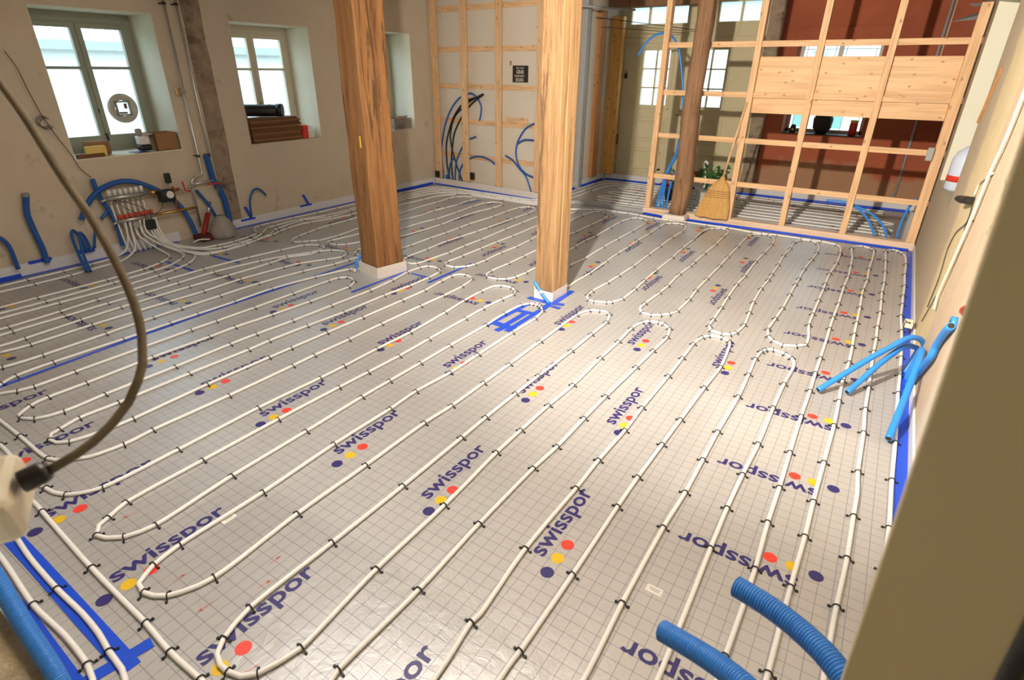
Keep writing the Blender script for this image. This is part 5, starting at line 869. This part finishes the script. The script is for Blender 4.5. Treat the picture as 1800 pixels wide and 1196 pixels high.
# ------------------------------------------------------------------ potted plants behind the partition
t = thing('potted_plant', 'leafy geranium in a white pot on the floor behind the partition', 'potted plant', (-2.12, 8.35, 0))
bm = B(); lathe(bm, (-2.12, 8.35, .02), [(.10, 0), (.11, .02), (.135, .17), (.15, .18), (.15, .205), (.13, .205), (.125, .19), (.001, .185)], 32); part('pot', bm, M['white'], t)
bm = B(); lathe(bm, (-2.12, 8.35, 0), [(.12, 0), (.14, .02), (.15, .025), (.12, .022), (.001, .021)]); part('saucer', bm, M['white'], t)
random.seed(11); bs_, bl, bp = B(), B(), B()
for k in range(16):
    a = random.uniform(0, 6.28); l_ = random.uniform(.15, .32); tip = Vector((-2.12+math.cos(a)*l_*.75, 8.35+math.sin(a)*l_*.5, .22+l_*.9))
    tube(bs_, smooth_path([(-2.12, 8.35, .2), (-2.12+math.cos(a)*l_*.3, 8.35+math.sin(a)*l_*.2, .22+l_*.55), tip], .04), .004, 5)
    for j in range(7):
        c_ = tip+Vector((random.uniform(-.06, .06), random.uniform(-.05, .05), random.uniform(-.09, .03))); nrm = Vector((random.uniform(-.6, .6), random.uniform(-1, 0), random.uniform(.3, 1))).normalized(); u_ = nrm.orthogonal().normalized(); s_ = nrm.cross(u_); r_ = random.uniform(.018, .034)
        cv = bl.verts.new(c_-nrm*.006); rg = [bl.verts.new(c_+(u_*math.cos(q)+s_*math.sin(q))*r_*(1+.12*math.cos(q*7))) for q in (2*math.pi*i/14 for i in range(14))]
        for i in range(14): bl.faces.new((cv, rg[i], rg[(i+1) % 14]))
for c_ in ((-2.30, 8.3, .42), (-2.34, 8.33, .36)):
    for j in range(26):
        d = Vector((random.gauss(0, 1), random.gauss(0, 1), random.gauss(0, 1))).normalized(); p_ = Vector(c_)+d*.035; u_ = d.orthogonal().normalized(); s_ = d.cross(u_)
        bp.faces.new([bp.verts.new(p_+(u_*math.cos(q)+s_*math.sin(q))*.013) for q in (2*math.pi*i/6 for i in range(6))])
part('stems', bs_, M['leaf'], t); part('leaves', bl, M['leaf'], t); part('flowers', bp, M['petal'], t)
t = thing('potted_plant', 'red flowering plant in a dark pot left of the crooked beam, behind the conduits', 'potted plant', (-2.62, 8.3, 0))
bm = B(); lathe(bm, (-2.58, 8.3, 0), [(.09, 0), (.12, .17), (.13, .18), (.12, .19), (.001, .18)]); part('pot', bm, M['dark'], t)
bl, bp = B(), B()
for k in range(40):
    c_ = Vector((-2.58+random.gauss(0, .08), 8.3+random.gauss(0, .05), .30+random.uniform(-.08, .16))); nrm = Vector((random.uniform(-.6, .6), random.uniform(-1, 0), random.uniform(.3, 1))).normalized(); u_ = nrm.orthogonal().normalized(); s_ = nrm.cross(u_)
    bb_ = bl if k % 3 else bp; bb_.faces.new([bb_.verts.new(c_+(u_*math.cos(q)+s_*math.sin(q)*.6)*.03) for q in (2*math.pi*i/8 for i in range(8))])
part('leaves', bl, M['leaf'], t); part('flowers', bp, M['petal'], t)
bm = B(); tube(bm, smooth_path([(-2.13, 8.3, .22), (-2.14, 8.3, .40), (-2.165, 8.3, .50), (-2.19, 8.3, .56), (-2.165, 8.3, .60), (-2.135, 8.3, .58), (-2.135, 8.3, .555)], .02), .014, 10); tag(obj('cane_hook', bm, M['white']), 'white cane shaped hook sticking up from the geranium pot', 'ornament')
# drying line in the corridor
bm = B(); cyl(bm, (-4.15, 8.6, 2.44), (-2.85, 9.3, 2.28), .005, 6); cyl(bm, (-4.1, 8.7, 2.32), (-2.95, 9.35, 2.24), .004, 6); tag(obj('wire_line', bm, M['dark']), 'thin dark wires stretched across the top of the corridor', 'wire')
bm = B(); cyl(bm, (-4.3, 7.9, 2.55), (-3.5, 8.5, 2.50), .014, 12); tag(obj('ceiling_conduit', bm, M['grey']), 'grey metal conduit near the ceiling right of the double post', 'conduit')
# ------------------------------------------------------------------ right wall fittings
XW = .449
bm = B(); tube(bm, smooth_path([(p[0]-.062, p[1]*.885, 1.72+(p[2]-1.72)*.885) for p in CV['strip']], .05), .008, 8); tag(obj('cable_conduit', bm, M['cream']), 'long cream cable conduit running slanted down the right wall', 'conduit')
def wr(pts, r, m_, lab, name='wire', cat='wire', k=.905):
    bm = B(); tube(bm, smooth_path([(min(p[0]*k, XW-.004), p[1]*k, 1.72+(p[2]-1.72)*k) for p in pts], .02), r, 6); tag(obj(name, bm, M[m_]), lab, cat)
wr(CV['rwire2'], .003, 'dark', 'thin dark wire hanging from the black connector on the right wall')
wr(CV['rwire3'], .003, 'dark', 'thin dark wire running down the right wall to the square box', k=.905)
wr(CV['rwire'], .006, 'sash2', 'short grey cable looped over the black connector, right wall', k=.92)
wr(CV['nwire'], .003, 'dark', 'thin bent wire hanging below the red tool at the right wall', k=.905)
bm = B(); P1 = CV['misc']['plug']; cyl(bm, (.405, 4.20, 1.065), (.44, 4.05, 1.085), .022, 16); cyl(bm, (.39, 4.26, 1.06), (.405, 4.20, 1.065), .016, 16, r2=.022); tag(obj('cable_connector', bm, M['black']), 'black cable connector sticking out of the right wall', 'connector')
t = thing('junction_box', 'square cream junction box on the floor edge above the blue conduits', 'box', (.44, 4.62, .07)); bm = B()
for q in ((-.04, -.034, -.05, .05), (.034, .04, -.05, .05), (-.04, .04, -.05, -.044), (-.04, .04, .044, .05), (-.04, .04, -.05, .05)):
    bx(bm, .40+q[0]*.7, .40+q[1]*.7, 4.66+q[2], 4.66+q[3], .075, .115 if q != (-.04, .04, -.05, .05) else .08)
part('housing', bm, M['cream'], t); bm = B()
for k in range(9): tube(bm, smooth_path([(.385+.004*k, 4.63+.008*k, .085), (.39+.002*k, 4.65-.005*k, .11), (.41, 4.69-.009*k, .095)], .02), .0035, 5)
part('wires', bm, M['tile'], t)
bm = B(); bx(bm, .452-.0, .462, .3, 7.2, 0, .09); 
for v in bm.verts: v.co.x -= .003
tag(obj('floor_lath', box(.4495, .4499+.001, .2, 7.2, 0, .05), M['lath']), 'thin wooden lath along the foot of the right wall', 'lath'); bm.free()
bm = B(); bx(bm, .436, .4495, -.02, .02, -.17, .17)
for v in bm.verts: v.co = Vector((v.co.x, 5.09+v.co.y-.84*v.co.z, 1.59+v.co.z))
bm.normal_update(); tag(obj('wooden_lath', bm, M['brownstud'], bevel=.001), 'narrow wooden lath on the right wall beside the window recess', 'lath')
t = thing('level_tool', 'red handled tool on the right wall, half hidden by the foreground board', 'tool', (.425, 2.85, .82)); bm = B(); cyl(bm, (.425, 2.87, .823), (.425, 2.50, .935), .021, 16); part('handle', bm, M['red'], t); bm = B(); cyl(bm, (.425, 2.888, .818), (.425, 2.87, .823), .0235, 16, r2=.021); part('rim', bm, M['red'], t); bm = B(); bx(bm, .42, .44, 2.2, 2.50, .93, .96); part('blade', bm, M['steel'], t)
bm = B(); v = [bm.verts.new(p) for p in ((.435, 2.493, .879), (.435, 2.483, .928), (.438, 2.25, 1.0), (.438, 2.29, .86))]; bm.faces.new(v); bmesh.ops.solidify(bm, geom=bm.faces[:], thickness=.010); tag(obj('red_box', bm, mat('faded red card', (.62, .16, .08), .6)), 'faded red card packet on the right wall below the red tool', 'packet')
t = thing('tape_roll', 'green tape roll near the lower right wall beside the foreground board', 'tape roll', (.42, 2.50, .69)); bm = B(); tube(bm, [Vector((.43, 2.50+.05*math.cos(a), .70+.035*math.sin(a))) for a in (2*math.pi*k/28 for k in range(29))], .015, 8); part('roll', bm, mat('dull green', (.16, .22, .15), .6), t)
bm = B(); cyl(bm, (.42, 2.484, .675), (.42, 2.20, .80), .018, 14); tag(obj('copper_tube_piece', bm, mat('orange brown tube', (.70, .32, .14), .4)), 'orange brown tube end at the lower right wall beside the foreground board', 'tube')
bm = B(); bx(bm, .42, .44, 2.33, 2.46, .73, .79); rough_bm(bm, .007, 18, 2, 3); tag(obj('white_rag', bm, M['foam']), 'white crumpled cloth between the green roll and the orange tube', 'rag')
t = thing('plastic_jar', 'bluish plastic canister with red label in the right window recess', 'canister', (.53, 6.3, .81)); bm = B(); lathe(bm, (.56, 6.35, .801), [(.10, 0), (.11, .02), (.11, .26), (.09, .32), (.05, .35), (.04, .37), (.001, .37)], 28); part('body', bm, mat('bluish plastic', (.55, .62, .75), .3), t); bm = B(); lathe(bm, (.56, 6.35, .88), [(.1115, 0), (.1115, .05)], 28); part('label', bm, M['red'], t)
w5 = struct(obj('window_5', box(.90, .95, 5.28, 6.95, .8, .86), M['sash2'])); bm = B()
for q in ((5.28, 5.35, .86, 2.3), (6.88, 6.95, .86, 2.3), (6.07, 6.16, .86, 2.3), (5.28, 6.95, 2.22, 2.3)): bx(bm, .90, .95, *q)
obj('frame', bm, M['sash2'], w5, .003); obj('glass', box(.92, .924, 5.28, 6.95, .86, 2.25), M['glassdim'], w5); bm = B(); bx(bm, .449, .9, 6.944, 6.949, .8, 2.3); bx(bm, .449, .9, 5.28, 6.95, 2.294, 2.299); obj('reveal', bm, M['reveal'], w5)
# ------------------------------------------------------------------ foreground: board, cable, lamp housing
bm = B()
L_ = [(.0612+.0, 1.70), (.069, 1.51), (.0713, 1.45), (.0813, 1.21), (.092, 1.0), (.10, .8)]
pr = [(z_, x_) for x_, z_ in L_]; pr = [(2.3, .05)]+pr
rows = []
for z_, x_ in pr:
    rows.append([bm.verts.new((x, y, z_)) for x, y in ((x_, .45), (x_+.093, .45), (x_+.093, .50), (x_, .462))])
for a, b_ in zip(rows, rows[1:]):
    for k in range(4): bm.faces.new((a[k], a[(k+1) % 4], b_[(k+1) % 4], b_[k]))
bm.faces.new(rows[0]); bm.faces.new(rows[-1][::-1])
tag(obj('door_board', bm, M['olive'], bevel=.002), 'large out of focus olive beige board edge filling the right foreground', 'board')
bm = B(); bx(bm, .10, .30, .455, .56, .3, 2.3)
for v in bm.verts: v.co.x += (1.7-v.co.z)*.05+.065
tag(obj('dark_timber', bm, M['umber']), 'dark timber edge at the bottom right corner behind the olive board', 'timber')
hose('cable', CV['cable'], .0052, M['oldcable'], 'thick dusty grey cable swinging through the left foreground', 'cable', bore_shade=False)
g0, g1 = Vector(CV['gland'][0]), Vector(CV['gland'][1]); bm = B(); tube(bm, [g0, g0.lerp(g1, .3), g1, g1+(g1-g0)*.15], .0115, seg=20, taper=lambda u_: .82 if u_ < .05 else 1.08); tag(obj('cable_gland', bm, M['gland']), 'black rubber gland joining grey cable and cream housing', 'gland')
# cream housing: bevelled block whose right side shows at the left frame edge
c_ = Vector((-.708, .082, 1.307)); bm = B(); bx(bm, -.042, .042, -.03, .03, -.032, .027)
o = obj('lamp_housing', bm, M['cream'], bevel=.012); o.location = c_; o.rotation_euler = (0, R(12), R(-30)); tag(o, 'cream plastic housing cut off by the left frame edge, with a black gland', 'housing')
